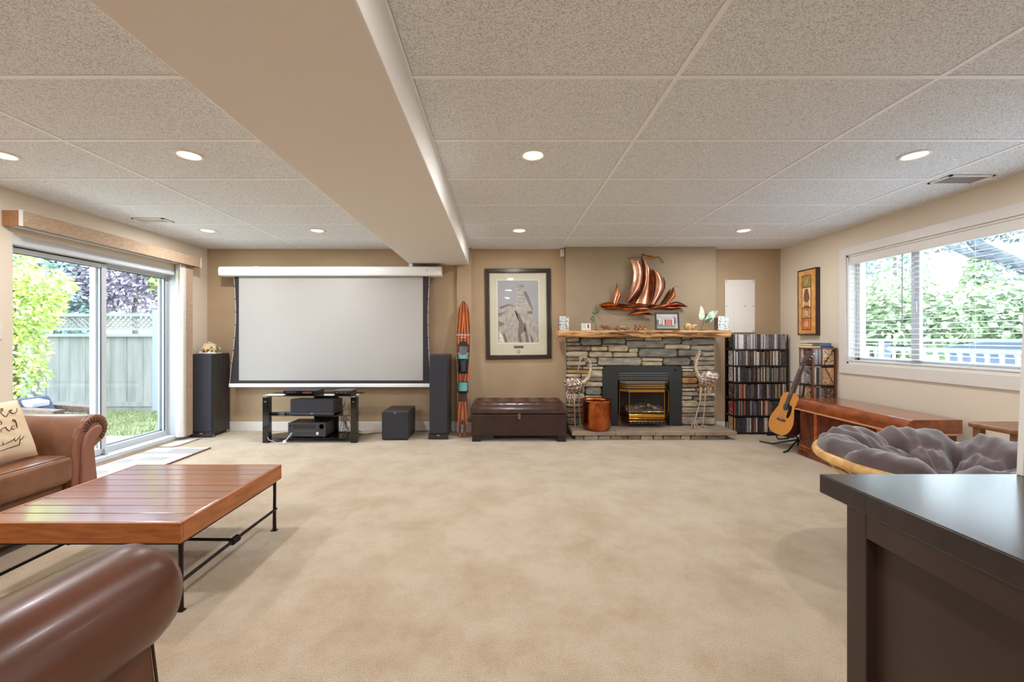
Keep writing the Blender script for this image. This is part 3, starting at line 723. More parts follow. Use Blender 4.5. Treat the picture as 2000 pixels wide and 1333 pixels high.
def q(u0, u1, v0, v1, k, d):
    f2 = lambda u: -hw+fr_+u*(2*hw-2*fr_); g2 = lambda v: fr_+v*(hh-2*fr_)
    mb.box(f2(u0), f2(u1), .006-d*.0004, .012, g2(v0), g2(v1), ki.index(k))
q(0, 1, 0, 1, 'sky', 0); q(0, 1, 0, .25, 'lawn', 1); q(0, .85, .05, .1, 'path', 2); q(0, .9, .25, .62, 'trees', 1); q(.9, 1, .35, .75, 'blue', 2); q(.86, 1, 0, .33, 'gold', 2)
for (u, wd, v0, v1, k) in ((.14, .07, .28, .7, 'pale'), (.22, .05, .32, .66, 'pale'), (.33, .09, .24, .6, 'rose'), (.40, .05, .25, .62, 'dark'), (.48, .08, .22, .58, 'pink'), (.56, .07, .24, .6, 'pink'), (.64, .08, .22, .58, 'pink'), (.78, .09, .24, .68, 'rose'), (.86, .05, .3, .78, 'dark')):
    q(u-wd/2, u+wd/2, v0, v1, k, 3); q(u-.02, u+.02, v1, v1+.09, 'rose', 4); q(u-.024, u+.024, v1+.07, v1+.11, 'dark', 5)
mb.build('print', pm, t, world=False, fix=False)
MB().obox((0, .05, hh*.4), (.02, .002, hh*.42), Matrix.Rotation(.35, 3, 'X')).build('easel_back', m_black, t, world=False)
# two wood slices
for (px, r, lab) in ((1343, .045, 'larger round wooden slice carved with a face, on the mantel'), (1356, .038, 'smaller round wooden slice with a dark crack, on the mantel')):
    xc = mant(px); t = thing('wood_slice', lab, 'wood slice', (xc, 5.26, TOP))
    MB().lathe([(0, -.012), (r, -.012), (r*1.02, 0), (r, .012), (0, .012)], (xc, 5.26, TOP+r), 22, R=R90).build('disc', M('pale_cut_wood', (216, 184, 134), .6, rgb2=(186, 148, 98), vs=30), t)
    b = MB()
    if r > .04:
        for dx, dz in ((-.016, .004), (0, .012), (.014, .002), (.0, -.014), (.02, -.016)): b.ball((xc+dx, 5.247, TOP+r+dz), (.005, .002, .004), 8, 5)
    else:
        for dz in (.012, -.008): b.prism([(xc-.012, TOP+r+dz), (xc+.036, TOP+r+dz+.006), (xc+.036, TOP+r+dz-.004), (xc, TOP+r+dz-.007)], XZ(5.248), 0, .001)
    b.build('carving', m_bark, t, kind='stuff')
# butterfly
xc = mant(1371); zb = TOP
t = thing('butterfly_ornament', 'green and cream butterfly ornament on a bent wire stem, on the mantel', 'ornament', (xc, 5.27, TOP))
MB().lathe([(.05, 0), (.05, .005), (0, .007)], (xc+.005, 5.29, zb), 18).build('base', m_iron, t)
bx_, bz_ = mant(1377)+.0, TOP+.185
MB().tube([(xc, 5.28, zb+.005), (xc-.002, 5.27, zb+.05), (xc+.016, 5.262, zb+.085), (xc+.018, 5.26, zb+.12), (bx_, 5.26, bz_-.02)], .0025, 6).build('stem', m_iron, t)
m_wing = M('mint_cream_wing', (224, 220, 190), .4, rgb2=(120, 190, 170), vs=20, lo=.4, hi=.55); m_wing2 = M('olive_wing_edge', (112, 112, 72), .5, rgb2=(60, 70, 56), vs=40)
cc = lambda x, y: (mant(1310+x/15.385), CH-((590+y/15.385)-VY)*5.27/F)
for poly in ([(1000,420),(990,330),(930,190),(870,130),(835,140),(830,230),(800,320),(785,430),(800,500),(860,545),(930,545),(980,480)], [(1050,420),(1100,330),(1200,280),(1345,285),(1320,340),(1250,470),(1220,560),(1140,620),(1040,640),(1000,600),(1000,520),(1030,460)]):
    pp = [cc(*p_) for p_ in poly]; sg = 1 if poly[0][0] > 1020 else -1
    fnw = lambda u, v, d: (u, 5.258-d-abs(u-bx_)*.35, v)
    o = MB().prism(pp, fnw, 0, .003).build('wing', m_wing2, t)
    MB().prism(pp, fnw, .003, .0045, front_scale=.82).build('wing_pattern', m_wing, o)
MB().tube([(bx_-.004, 5.25, bz_-.035), (bx_, 5.248, bz_+.0), (bx_+.003, 5.25, bz_+.03)], [.003, .006, .004], 8).build('body', m_copperdark, t)
for sg in (-1, 1): MB().tube([(bx_, 5.25, bz_+.025), (bx_+sg*.01, 5.246, bz_+.06)], .0012, 4).build('antenna', m_stem, t)

# ------------------------------------------------------------------ copper ship on the chimney wall
YW = 5.47
sc = lambda x, y, d=0.05: (lambda q: (q[0], YW-d, q[1]))(on_plane(1165+x/9.522, 490+y/9.522, 5.43))
ship = thing('copper_ship_sculpture', 'copper wall sculpture of a sailing ship with full sails above the mantel', 'wall sculpture', sc(900, 1050, 0))
def sail(Lp, Rp, mat, d0=.05, bul=.03, name='sail'):
    MB().strip([sc(*p, d0) for p in Lp], [sc(*p, d0+.012) for p in Rp], 6, bul, .003).build(name, mat, ship, fix=False)
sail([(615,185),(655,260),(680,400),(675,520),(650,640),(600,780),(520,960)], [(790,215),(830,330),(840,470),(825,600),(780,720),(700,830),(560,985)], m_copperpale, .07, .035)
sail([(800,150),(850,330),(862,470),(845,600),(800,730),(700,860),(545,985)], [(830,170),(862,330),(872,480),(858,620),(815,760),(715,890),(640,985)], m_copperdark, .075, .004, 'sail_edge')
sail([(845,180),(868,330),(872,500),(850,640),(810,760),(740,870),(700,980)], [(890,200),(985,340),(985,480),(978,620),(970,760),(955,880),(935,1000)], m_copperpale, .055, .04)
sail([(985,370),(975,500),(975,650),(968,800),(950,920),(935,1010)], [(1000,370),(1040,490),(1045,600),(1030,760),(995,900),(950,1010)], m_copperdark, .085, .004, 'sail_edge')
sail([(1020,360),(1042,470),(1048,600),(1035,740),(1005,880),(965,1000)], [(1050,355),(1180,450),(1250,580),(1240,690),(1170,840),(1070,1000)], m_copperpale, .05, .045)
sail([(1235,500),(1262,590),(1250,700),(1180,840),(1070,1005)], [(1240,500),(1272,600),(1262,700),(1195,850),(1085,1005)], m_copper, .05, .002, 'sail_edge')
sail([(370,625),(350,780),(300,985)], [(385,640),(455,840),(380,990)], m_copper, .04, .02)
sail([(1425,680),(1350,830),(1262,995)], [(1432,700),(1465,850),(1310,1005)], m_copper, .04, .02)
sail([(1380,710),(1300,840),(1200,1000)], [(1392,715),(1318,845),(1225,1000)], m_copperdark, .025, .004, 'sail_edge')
def leafstrip(x0, y0, x1, y1, wd, mat, d, arch=0):
    n = 8; L = []; R_ = []
    for i in range(n+1):
        s_ = i/n; x = x0+(x1-x0)*s_; y = y0+(y1-y0)*s_-arch*math.sin(PI*s_); h = wd*math.sin(PI*s_)**.8+1
        L.append((x, y-h)); R_.append((x, y+h))
    sail(L, R_, mat, d, .014, 'wave_leaf')
for a in ((40,1015,400,1005,42,m_copperorange,.05,10),(60,1040,430,1085,34,m_copperdark,.055,0),(120,1060,470,1075,24,m_copper,.06,0),(420,1080,720,1085,36,m_copperorange,.05,0),(700,1070,980,1080,42,m_copper,.055,0),
          (560,1010,900,1015,26,m_copperorange,.06,8),(960,1070,1270,1040,36,m_copperorange,.05,6),(930,1045,1110,1020,26,m_copperdark,.06,0),(1150,1075,1580,1075,34,m_copperdark,.05,10),(1260,1050,1680,1045,46,m_copperdark,.055,50),
          (1100,1050,1340,1000,30,m_copper,.06,0),(560,1205,990,1150,40,m_copper,.05,26),(820,1180,1080,1200,18,m_copperdark,.05,14),(300,1015,620,1020,28,m_copperdark,.045,0)): leafstrip(*a)
wire = lambda pts, r=.003, nm='rigging': MB().tube([sc(*p, .06) for p in pts], r, 5).build(nm, m_copperdark, ship)
wire([(840,60),(835,180),(850,400)], .005, 'mast'); wire([(570,140),(700,130),(830,125)]); wire([(575,150),(640,185),(790,220)]); wire([(890,200),(1000,360),(1045,480)]); wire([(840,70),(900,95)], .007)
leafstrip(890, 95, 1110, 135, 26, m_copperorange, .065, -10); wire([(1090,125),(1150,120),(1240,230)], .004); wire([(1100,130),(1140,140),(1210,250)], .003)
wire([(400,660),(440,640),(480,690)], .002); wire([(1440,670),(1480,660),(1520,690)], .002); wire([(370,625),(372,600)], .003)
MB().box(*[f for f in (sc(300,0)[0], sc(1400,0)[0], YW-.046, YW-.036, sc(0,1062)[2], sc(0,1048)[2])]).build('back_bar', m_copperdark, ship)
for x in (500, 1100): MB().box(sc(x,0)[0]-.01, sc(x,0)[0]+.01, YW-.04, YW-.0, sc(0,1062)[2], sc(0,1048)[2]).build('wall_bracket', m_copperdark, ship)

# ================================================================== SCREEN WALL
XYZ = lambda u, v, d: (u, v, d)
t = thing('projection_screen', 'pulled down white projection screen with black border in a white wall casing', 'projector screen', (-2.21, 5.42, 2.13))
pr = []
zA, zB = 2.066, 2.190
prof_ = [(5.47, zA), (5.37, zA), (5.352, zA+.012), (5.345, zA+.06), (5.352, zB-.012), (5.37, zB), (5.47, zB)]
MB().prism(prof_, lambda u, v, d: (d, u, v), -3.655, -0.759).build('casing', m_case, t, bevel=.003)
b = MB(); q = on_plane(834, 529, 5.345)
b.prism([(q[0]-.02, q[1]+.012), (q[0], q[1]-.012), (q[0]+.02, q[1]+.012), (q[0]+.012, q[1]+.012), (q[0], q[1]-.003), (q[0]-.012, q[1]+.012)], XZ(5.3455), 0, .0015).build('emblem', M('grey_emblem', (180, 180, 182), .4), t)
for x in (-1.17, -3.2):
    MB().box(x-.022, x+.022, 5.41, 5.44, zB, zB+.045 if x > -2 else zB+.012).box(x-.03, x+.03, 5.40, 5.58, zB-.002, zB+.006).build('mount_bracket', m_case, t, bevel=.003)
MB().box(-1.12, -0.80, 5.40, 5.58, zB+.002, zB+.012).build('mount_rail', m_black, t)
pxY = lambda px, py: on_plane(px, py, 5.42)
Lb = [(457, 538), (459, 560), (461, 600), (461, 630), (459, 660), (456, 690), (452, 720), (449, 750)]
Rb = [(838, 538), (837, 560), (835.5, 600), (835, 630), (836, 660), (837, 690), (838.5, 720), (840, 750)]
poly = [pxY(*p) for p in Lb]+[pxY(*p) for p in Rb[::-1]]
MB().prism(poly, XZ(5.42), 0, .0015).build('black_border', m_screenblack, t)
(a, z1_), (c_, z0_) = pxY(467, 541.5), pxY(826, 743.5)
MB().box(a, c_, 5.4165, 5.4183, z0_, z1_).build('viewing_surface', m_screen, t)
(a, z1_), (c_, z0_) = pxY(448, 749.5), pxY(841, 756.5)
MB().box(a, c_, 5.405, 5.433, z0_, z1_).build('bottom_bar', m_case, t, bevel=.004)
for side, pts in ((-1, Lb), (1, Rb)):
    MB().tube([(pxY(*p)[0]+side*.004, 5.42, pxY(*p)[1]) for p in pts], .0022, 5).build('tension_cord', m_case, t)
    for k in range(7):
        py = 560+k*25; i = min(int((py-538)/30.3), 6); px = pts[i][0]+(pts[i+1][0]-pts[i][0])*((py-pts[i][1])/(pts[i+1][1]-pts[i][1]))
        x, z = pxY(px, py); MB().box(x-.012, x+.012, 5.415, 5.422, z-.006, z+.006).build('tab', m_screenblack, t, fix=False)

# ------------------------------------------------------------------ tower speakers, subwoofer
def tower(x0, x1, y0, y1, h, label):
    t = thing('tower_speaker', label, 'speaker', ((x0+x1)/2, (y0+y1)/2, 0), group='black tower speakers')
    MB().box(x0, x1, y0+.022, y1, .03, h).build('cabinet', m_vinyl, t, bevel=.003)
    MB().box(x0+.004, x1-.004, y0, y0+.024, .075, h-.004).build('grille', m_cloth, t, bevel=.008)
    n = 10; pl = [(x0-.008, .012)]+[(x1+.008, .012)]+[(x1+.008, .075)]+[(x1+.008-(x1-x0+.016)*k/n, .075-.034*math.sin(PI*k/n)) for k in range(1, n)]+[(x0-.008, .075)]
    MB().prism(pl, XZ(y0+.03), 0, .036).build('plinth', M('plinth_black', (44, 42, 44), .35), t, bevel=.003)
    xc = (x0+x1)/2
    MB().prism(circle(xc, .052, .022, 16, .008), XZ(y0-.006), 0, .003).build('badge', M('copper_badge', (196, 150, 120), .3, .8), t)
    for (xx, yy) in ((x0+.0, y0+.03), (x1-.0, y0+.03), (x0, y1-.04), (x1, y1-.04)):
        MB().lathe([(0, 0), (.018, 0), (.02, .012), (.012, .03), (.006, .04)], (xx, yy, 0), 12).build('foot', m_grey, t)
tower(-3.886, -3.636, 5.20, 5.545, 1.056, 'tall black tower speaker in the corner with a toy house on top')
tower(-0.874, -0.646, 5.10, 5.53, 1.046, 'tall black tower speaker between the screen and the water ski')
t = thing('subwoofer', 'black cube subwoofer on the carpet beneath the screen', 'speaker', (-1.285, 5.27, 0))
MB().box(-1.445, -1.123, 5.075, 5.49, .012, .357).build('cabinet', m_vinyl, t, bevel=.012, seg=3)
MB().box(-1.447, -1.121, 5.05, 5.078, .014, .355).build('grille', m_cloth, t, bevel=.012, seg=3)
MB().box(-1.30, -1.265, 5.047, 5.052, .332, .342).build('badge', m_chrome, t, bevel=.002)
for x in (-1.42, -1.15):
    for y in (5.09, 5.46): MB().lathe([(.018, 0), (.018, .013)], (x, y, 0), 10).build('foot', m_black, t)

# toy snow house on the tower speaker
hx, hy, hz = -3.755, 5.345, 1.056
m_snow = M('snow_white', (226, 222, 214), .7, rgb2=(206, 204, 204), vs=30); m_hwall = M('cream_house_wall', (206, 176, 128), .6); m_roof = M('snowy_cream_roof', (228, 206, 164), .6, rgb2=(210, 182, 136), vs=40); m_win = M('dark_toy_window', (70, 40, 22), .4); m_fir = M('toy_fir_green', (92, 110, 66), .7, rgb2=(170, 176, 140), vs=60)
t = thing('toy_house', 'tiny snow covered toy house with a fir tree standing on the corner speaker', 'toy house', (hx, hy, hz))
MB().prism([(hx-.112, hy-.07), (hx+.0, hy-.085), (hx+.112, hy-.06), (hx+.115, hy+.05), (hx, hy+.08), (hx-.112, hy+.05)], XYZ, hz, hz+.014).build('snow_base', m_snow, t, bevel=.004)
w0 = hz+.014
MB().box(hx-.075, hx+.045, hy-.02, hy+.05, w0, w0+.058).build('wall', m_hwall, t)
MB().prism([(hy-.045, w0+.045), (hy+.015, w0+.118), (hy+.075, w0+.045), (hy+.07, w0+.040), (hy+.015, w0+.105), (hy-.04, w0+.040)], lambda u, v, d: (d, u, v), hx-.085, hx+.04).build('roof', m_roof, t)
def gable(gx, w_, h, y0, y1, nm):
    MB().prism([(gx-w_, w0), (gx+w_, w0), (gx+w_, w0+h*.5), (gx, w0+h), (gx-w_, w0+h*.5)], XZ(y1), 0, y1-y0).build('gable_wall', m_hwall, t)
    MB().prism([(gx-w_-.008, w0+h*.45), (gx, w0+h+.004), (gx+w_+.008, w0+h*.45), (gx+w_+.008, w0+h*.56), (gx, w0+h+.018), (gx-w_-.008, w0+h*.56)], XZ(y1+.004), 0, y1-y0+.012).build('gable_roof', m_roof, t)
gable(hx+.055, .036, .085, hy-.045, hy+.055, 'a'); gable(hx-.042, .019, .056, hy-.055, hy+.0, 'b')
for (x0, x1, y, z0, z1) in ((-.052, -.032, -.056, .0, .028), (-.018, -.002, -.021, .014, .034), (.008, .022, -.021, .012, .034), (.044, .056, -.046, .012, .032), (.059, .068, -.046, .012, .032), (.049, .061, -.046, .052, .066)):
    MB().box(hx+x0, hx+x1, hy+y-.001, hy+y+.003, w0+z0, w0+z1).build('window', m_win, t, fix=False)
MB().box(hx-.03, hx-.004, hy+.005, hy+.03, w0+.09, w0+.132).box(hx-.034, hx, hy+.001, hy+.034, w0+.126, w0+.138).build('chimney', m_snow, t, bevel=.002)
MB().lathe([(0, .125), (.012, .10), (.006, .10), (.02, .065), (.012, .065), (.028, .03), (.018, .03), (.033, .005), (.005, .005), (.005, 0)], (hx+.098, hy-.01, w0), 12).build('fir_tree', m_fir, t)
for x in (.02, -.09): MB().ball((hx+x, hy-.055, w0+.006), (.016, .012, .012), 10, 6).build('snow_drift', m_snow, t)

# ------------------------------------------------------------------ TV stand
m_smokeglass = glass_mat('grey_tinted_glass_shelf', (.50, .49, .48), 3.0)
t = thing('media_stand', 'three tier glass media stand with glossy black uprights under the screen', 'media stand', (-2.27, 5.09, 0))
X0, X1, Y0, Y1 = -2.842, -1.71, 4.93, 5.27
for (z, ix, nm) in ((.560, 0.0, 'top_shelf'), (.322, .03, 'middle_shelf'), (.048, .0, 'bottom_shelf')):
    pl = [(X0+ix, Y0+.004), (X1-ix, Y0+.004), (X1-ix-.0, Y1-.10), (X1-.15, Y1), (X0+.15, Y1), (X0+ix, Y1-.10)] if nm != 'top_shelf' else [(X0, Y0-.005), (X1, Y0-.005), (X1, Y1-.03), (X1-.03, Y1), (X0+.03, Y1), (X0, Y1-.03)]
    MB().prism(pl, XYZ, z, z+.009).build(nm, m_smokeglass if nm != 'bottom_shelf' else m_smoke, t, bevel=.002)
for x in (X0+.002, X1-.076):
    b = MB().box(x, x+.074, Y0+.002, Y0+.03, 0, .548)
    if x < -2: b.box(x+.05, x+.074, Y0+.03, Y0+.075, 0, .548)
    else: b.box(x+.03, x+.074, Y0+.03, Y0+.075, 0, .548)
    up = b.build('upright', m_blackgloss, t, bevel=.003)
    MB().lathe([(.018, .548), (.018, .560)], (x+.037, Y0+.03, 0), 14).build('metal_disc', m_chrome, up)
    MB().box(x+.02, x+.05, Y0-.0015, Y0+.002, .49, .502).build('badge', m_chrome, up)
MB().box(-2.36, -2.05, 5.235, 5.265, 0, .556).build('rear_column', m_blackgloss, t, bevel=.004)
# devices
def at_(px, Y): return (px-VX)*Y/F
def device(name, x0, x1, y0, y1, z0, h, label, cat='player'):
    return thing(name, label, cat, ((x0+x1)/2, (y0+y1)/2, z0)), (x0, x1, y0, y1, z0, z0+h)
m_gunmetal = M('gunmetal_panel', (74, 76, 82), .32, .6); m_silvertop = M('grey_metal_lid', (104, 100, 98), .35, .6)
zt_ = .569
t, (x0, x1, y0, y1, z0, z1) = device('disc_player', at_(553, 5.0), at_(618, 5.0), 5.0, 5.22, zt_, .05, 'slim black disc player on the glass top of the media stand')
MB().box(x0, x1, y0+.012, y1, z0+.006, z1).build('case', m_black, t, bevel=.003)
MB().box(x0, x1, y0, y0+.012, z0+.008, z1-.003).build('front_panel', m_blackgloss, t, bevel=.003)
MB().box(x0+.03, x0+.16, y0-.002, y0, z0+.024, z0+.036).build('disc_tray', m_gunmetal, t, bevel=.001)
MB().box(x1-.17, x1-.06, y0-.0015, y0, z0+.016, z0+.036).build('display', M('dim_red_display', (120, 60, 66), .2), t)
for x in (x0+.03, x1-.03): MB().box(x-.012, x+.012, y0+.02, y1-.02, z0, z0+.008).build('foot', m_black, t)
t, (x0, x1, y0, y1, z0, z1) = device('set_top_box', at_(650.5, 5.0), at_(686, 5.0), 5.0, 5.19, zt_, .052, 'small black set top box with a silver lid on the media stand', 'player')
MB().box(x0, x1, y0, y1, z0+.008, z1-.006).build('case', m_black, t, bevel=.006)
MB().box(x0+.002, x1-.002, y0+.004, y1, z1-.007, z1).build('lid', m_silvertop, t, bevel=.002)
for k in range(3): MB().lathe([(0, -.003), (.006, -.003), (.006, .002)], (x0+.05+.05*k, y0, z0+.026), 10, R=R90).build('button', m_grey, t)
for x in (x0+.02, x1-.02): MB().box(x-.01, x+.01, y0+.02, y1-.02, z0, z0+.01).build('foot', m_black, t)
t, (x0, x1, y0, y1, z0, z1) = device('center_speaker', at_(566, 4.95), at_(652, 4.95), 4.95, 5.225, .331, .19, 'wide black center speaker on the middle shelf of the media stand', 'speaker')
MB().prism([(y0+.02, z0+.018), (y1, z0+.0), (y1, z1-.02), (y0+.02, z1)], lambda u, v, d: (d, u, v), x0, x1).build('cabinet', m_vinyl, t, bevel=.003)
MB().box(x0+.003, x1-.003, y0, y0+.024, z0+.03, z1-.003).build('grille', m_cloth, t, bevel=.010)
MB().box(x0, x1, y0-.004, y0+.024, z0, z0+.03).build('plinth', m_gunmetal, t, bevel=.006)
MB().prism(circle((x0+x1)/2, z0+.02, .02, 14, .009), XZ(y0-.004), 0, .003).build('badge', m_chrome, t)
t, (x0, x1, y0, y1, z0, z1) = device('av_receiver', at_(562.5, 4.96), at_(636, 4.96), 4.96, 5.23, .057, .178, 'dark grey home theatre receiver on the bottom shelf of the media stand', 'receiver')
MB().box(x0, x1, y0+.016, y1, z0+.014, z1).build('case', M('receiver_case', (48, 44, 44), .4), t, bevel=.003)
MB().box(x0, x1, y0, y0+.018, z0+.012, z1+.002).build('front_panel', m_gunmetal, t, bevel=.003)
zm = z0+.092
MB().box(x0+.012, x1-.012, y0-.0015, y0, zm, zm+.003).build('panel_seam', m_black, t)
MB().box(x0+.06, x1-.125, y0-.002, y0, zm+.02, zm+.062).build('display', m_blackgloss, t, bevel=.002)
MB().lathe([(0, -.024), (.026, -.022), (.029, 0)], (x1-.05, y0, zm+.042), 22, R=R90).build('volume_knob', m_gunmetal, t)
MB().lathe([(0, -.006), (.010, -.006), (.010, 0)], (x0+.03, y0, zm+.05), 12, R=R90).build('power_button', m_chrome, t)
for k in range(9): MB().box(x0+.075+.03*k, x0+.09+.03*k, y0-.003, y0, zm-.012, zm-.006).build('button', m_grey, t, fix=False)
MB().box(x1-.115, x1-.085, y0-.001, y0, z0+.035, z0+.068).build('white_sticker', m_white, t)
MB().lathe([(0, -.006), (.007, -.006), (.007, 0)], (x1-.05, y0, z0+.05), 10, R=R90).build('jack', m_black, t)
b = MB()
for k in range(14): b.box(x0+.03+(x1-x0-.06)*k/14, x0+.03+(x1-x0-.06)*(k+.5)/14, y0+.06, y1-.05, z1, z1+.0012)
b.build('vent_slots', m_black, t, fix=False, kind='stuff')
for x in (x0+.04, x1-.04): MB().lathe([(.02, 0), (.02, .014)], (x, y0+.05, z0), 12).build('foot', m_black, t); MB().lathe([(.02, 0), (.02, .014)], (x, y1-.05, z0), 12).build('foot', m_black, t)
# remotes on the middle shelf
for (xc, ang, L, mt_, lab) in ((-2.745, -1.0, .16, m_black, 'black remote control nearest the upright on the middle glass shelf'), (-2.69, -.75, .19, m_gunmetal, 'long dark grey remote control on the middle glass shelf'), (-2.60, -.8, .17, m_black, 'black remote control beside the center speaker on the middle glass shelf')):
    t = thing('remote_control', lab, 'remote', (xc, 5.03, .331), rot=(0, 0, -ang+PI/2-.9), group='remote controls')
    MB().box(-.022, .022, -L/2, L/2, 0, .02).build('body', mt_, t, world=False, bevel=.006)
    for k in range(5):
        for s_ in (-1, 0, 1): MB().box(s_*.011-.004, s_*.011+.004, -L/2+.02+k*.024, -L/2+.032+k*.024, .02, .0225).build('button', m_grey, t, world=False, fix=False)
# round headed white gadget hanging out of the bottom shelf, and the cables
t = thing('webcam_puck', 'small white round headed gadget lying on the carpet before the receiver', 'gadget', (at_(557, 4.87), 4.87, 0))
gx, gy = at_(556, 4.87), 4.87
MB().lathe([(0, -.010), (.020, -.008), (.024, 0), (.020, .008), (0, .010)], (gx, gy, .03), 18, R=Matrix.Rotation(1.1, 3, 'X')).build('head', M('pale_grey_plastic', (206, 210, 220), .35), t)
MB().tube([(gx+.012, gy+.0, .045), (gx+.045, gy+.01, .088), (gx+.075, gy+.02, .13)], .008, 8).build('stalk', M('silver_plastic', (170, 174, 184), .3), t)
MB().tube([(gx-.02, gy, .028), (gx-.10, gy+.02, .012), (gx-.2, gy+.02, .05), (gx-.23, gy+.05, .075)], .0022, 5).build('wire', m_white, t)
cb = MB(); rnd = random.Random(3)
for k in range(13):
    x = -2.02+.16*rnd.random(); y = 5.245+.02*rnd.random(); z = .53-.2*rnd.random() if k < 5 else .30-.1*rnd.random()
    pts = [(x, y, z)]
    for j in range(6):
        x += rnd.uniform(-.035, .05); y = 5.22+.06*rnd.random(); z = max(.06, z-rnd.uniform(.02, .09)); pts.append((x, y, z))
    cb.tube(pts, .0032, 5)
one(cb, 'cable_tangle', m_black, 'tangle of thin black cables hanging behind the media stand shelves', 'cable', (-1.95, 5.25, .06), fix=False, kind='stuff')
t = one(MB().tube([(-1.80, 5.30, .006), (-1.66, 5.42, .006), (-1.52, 5.45, .006), (-1.40, 5.52, .006), (-1.15, 5.535, .006), (-.95, 5.55, .006), (-.84, 5.55, .006)], .004, 6), 'speaker_cord', m_black, 'thin black cord along the baseboard behind the subwoofer', 'cord', (-1.3, 5.5, 0))

# ------------------------------------------------------------------ water ski
def skimat():
    m = M('striped_ski_wood', (170, 84, 36), .2, coat=.6); n = m.node_tree.nodes; l = m.node_tree.links; b = n['Principled BSDF']
    t = n.new('ShaderNodeTexCoord'); sp_ = n.new('ShaderNodeSeparateXYZ'); ab = n.new('ShaderNodeMath'); ab.operation = 'ABSOLUTE'
    zz = n.new('ShaderNodeMath'); zz.operation = 'PINGPONG'; zz.inputs[1].default_value = .62
    mu = n.new('ShaderNodeMath'); mu.operation = 'MULTIPLY'; mu.inputs[1].default_value = .07
    ad = n.new('ShaderNodeMath'); ad.operation = 'ADD'; sc_ = n.new('ShaderNodeMath'); sc_.operation = 'MULTIPLY'; sc_.inputs[1].default_value = 26
    fr_ = n.new('ShaderNodeMath'); fr_.operation = 'FRACT'; cr = n.new('ShaderNodeValToRGB'); cr.color_ramp.interpolation = 'CONSTANT'
    e = cr.color_ramp.elements; e[0].position = 0; e[0].color = lin((84, 36, 20)); e[1].position = .34; e[1].color = lin((150, 68, 32))
    for p, c in ((.55, (226, 128, 60)), (.72, (96, 42, 22)), (.86, (206, 106, 46))):
        k = e.new(p); k.color = lin(c)
    l.new(t.outputs['Object'], sp_.inputs[0]); l.new(sp_.outputs['X'], ab.inputs[0]); l.new(sp_.outputs['Z'], zz.inputs[0]); l.new(zz.outputs[0], mu.inputs[0])
    l.new(ab.outputs[0], ad.inputs[0]); l.new(mu.outputs[0], ad.inputs[1]); l.new(ad.outputs[0], sc_.inputs[0]); l.new(sc_.outputs[0], fr_.inputs[0]); l.new(fr_.outputs[0], cr.inputs[0]); l.new(cr.outputs[0], b.inputs['Base Color'])
    return m
m_ski = skimat(); m_teal = M('teal_rubber', (92, 152, 150), .5); m_rubber = M('black_boot_rubber', (18, 17, 18), .45)
m_letter = M('pale_lilac_lettering', (214, 208, 214), .5)
ang = math.atan2(5.49-5.235, 1.73)
sk = thing('water_ski', 'striped wooden slalom water ski with teal bindings leaning by the pilaster', 'water ski', (-.473, 5.215, 0.004), rot=(-ang, 0, math.radians(.4)))
H = 1.755
def half(z):
    k = z/H
    if k < .12: return .036+.022*(k/.12)
    if k < .62: return .058+.029*((k-.12)/.5)
    if k < .80: return .087-.002*((k-.62)/.18)
    q_ = (k-.80)/.20; return .085*math.sqrt(max(0, 1-q_**2.2))*.98+.002
n = 40; zs = [H*k/n for k in range(n+1)]
pl = [(half(z), z) for z in zs]+[(-half(z), z) for z in zs[::-1]]
tip = lambda z: -.05*max(0, (z/H-.82)/.18)**2
b = MB(); vs = []; fs = []
for z in zs: vs += [(-half(z), tip(z), z), (half(z), tip(z), z), (half(z), tip(z)-.016, z), (-half(z), tip(z)-.016, z)]
for i in range(n):
    for k in range(4): fs.append((i*4+k, i*4+(k+1) % 4, i*4+4+(k+1) % 4, i*4+4+k))
fs += [(0, 1, 2, 3), tuple(range(4*n, 4*n+4))]
b.add(vs, fs).build('ski_board', m_ski, sk, world=False)
def boot(z0, z1, w_, h, nm, m, cap=True):
    b = MB().surf(lambda u, v: (w_*math.cos(PI*u), -.016-h*math.sin(PI*u)*(1-.35*v), z0+(z1-z0)*v), 14, 6)
    if cap: b.add([(w_*math.cos(PI*i/14), -.016-h*math.sin(PI*i/14)*.65, z1) for i in range(15)], [tuple(range(15))])
    return b.build(nm, m, sk, world=False, fix=False)
MB().prism([(-.062, .80), (.062, .80), (.078, 1.02), (.07, 1.17), (.045, 1.22), (-.045, 1.22), (-.07, 1.17), (-.078, 1.02)], lambda u, v, d: (u, -.016-d, v), 0, .005).build('front_binding_plate', m_rubber, sk, world=False, bevel=.002)
boot(.99, 1.15, .062, .075, 'front_toe_shell', M('clear_dark_rubber', (96, 84, 80), .25), True); boot(.985, 1.075, .066, .083, 'front_teal_band', m_teal); boot(.82, .985, .055, .09, 'front_heel', m_rubber)
MB().prism([(-.07, .56), (.07, .56), (.072, .70), (-.072, .70)], lambda u, v, d: (u, -.016-d, v), 0, .005).build('rear_binding_plate', m_rubber, sk, world=False, bevel=.002)
boot(.575, .685, .062, .07, 'rear_teal_toe', m_teal); boot(.565, .59, .066, .072, 'rear_toe_rim', m_rubber)
MB().box(-.055, .055, -.026, -.016, .445, .562).build('heel_pad', M('brown_heel_pad', (66, 52, 46), .8), sk, world=False, bevel=.003)
for z in (.835, .90, 1.0, 1.06, 1.13): 
    for s_ in (-1, 1): MB().lathe([(0, .004), (.005, .003), (.006, 0)], (s_*(.066 if z < .95 else .072), -.021, z), 8, R=R90).build('rivet', m_chrome, sk, world=False, fix=False)
for z in (.575, .61, .65, .685):
    for s_ in (-1, 1): MB().lathe([(0, .004), (.005, .003), (.006, 0)], (s_*.066, -.021, z), 8, R=R90).build('rivet', m_chrome, sk, world=False, fix=False)
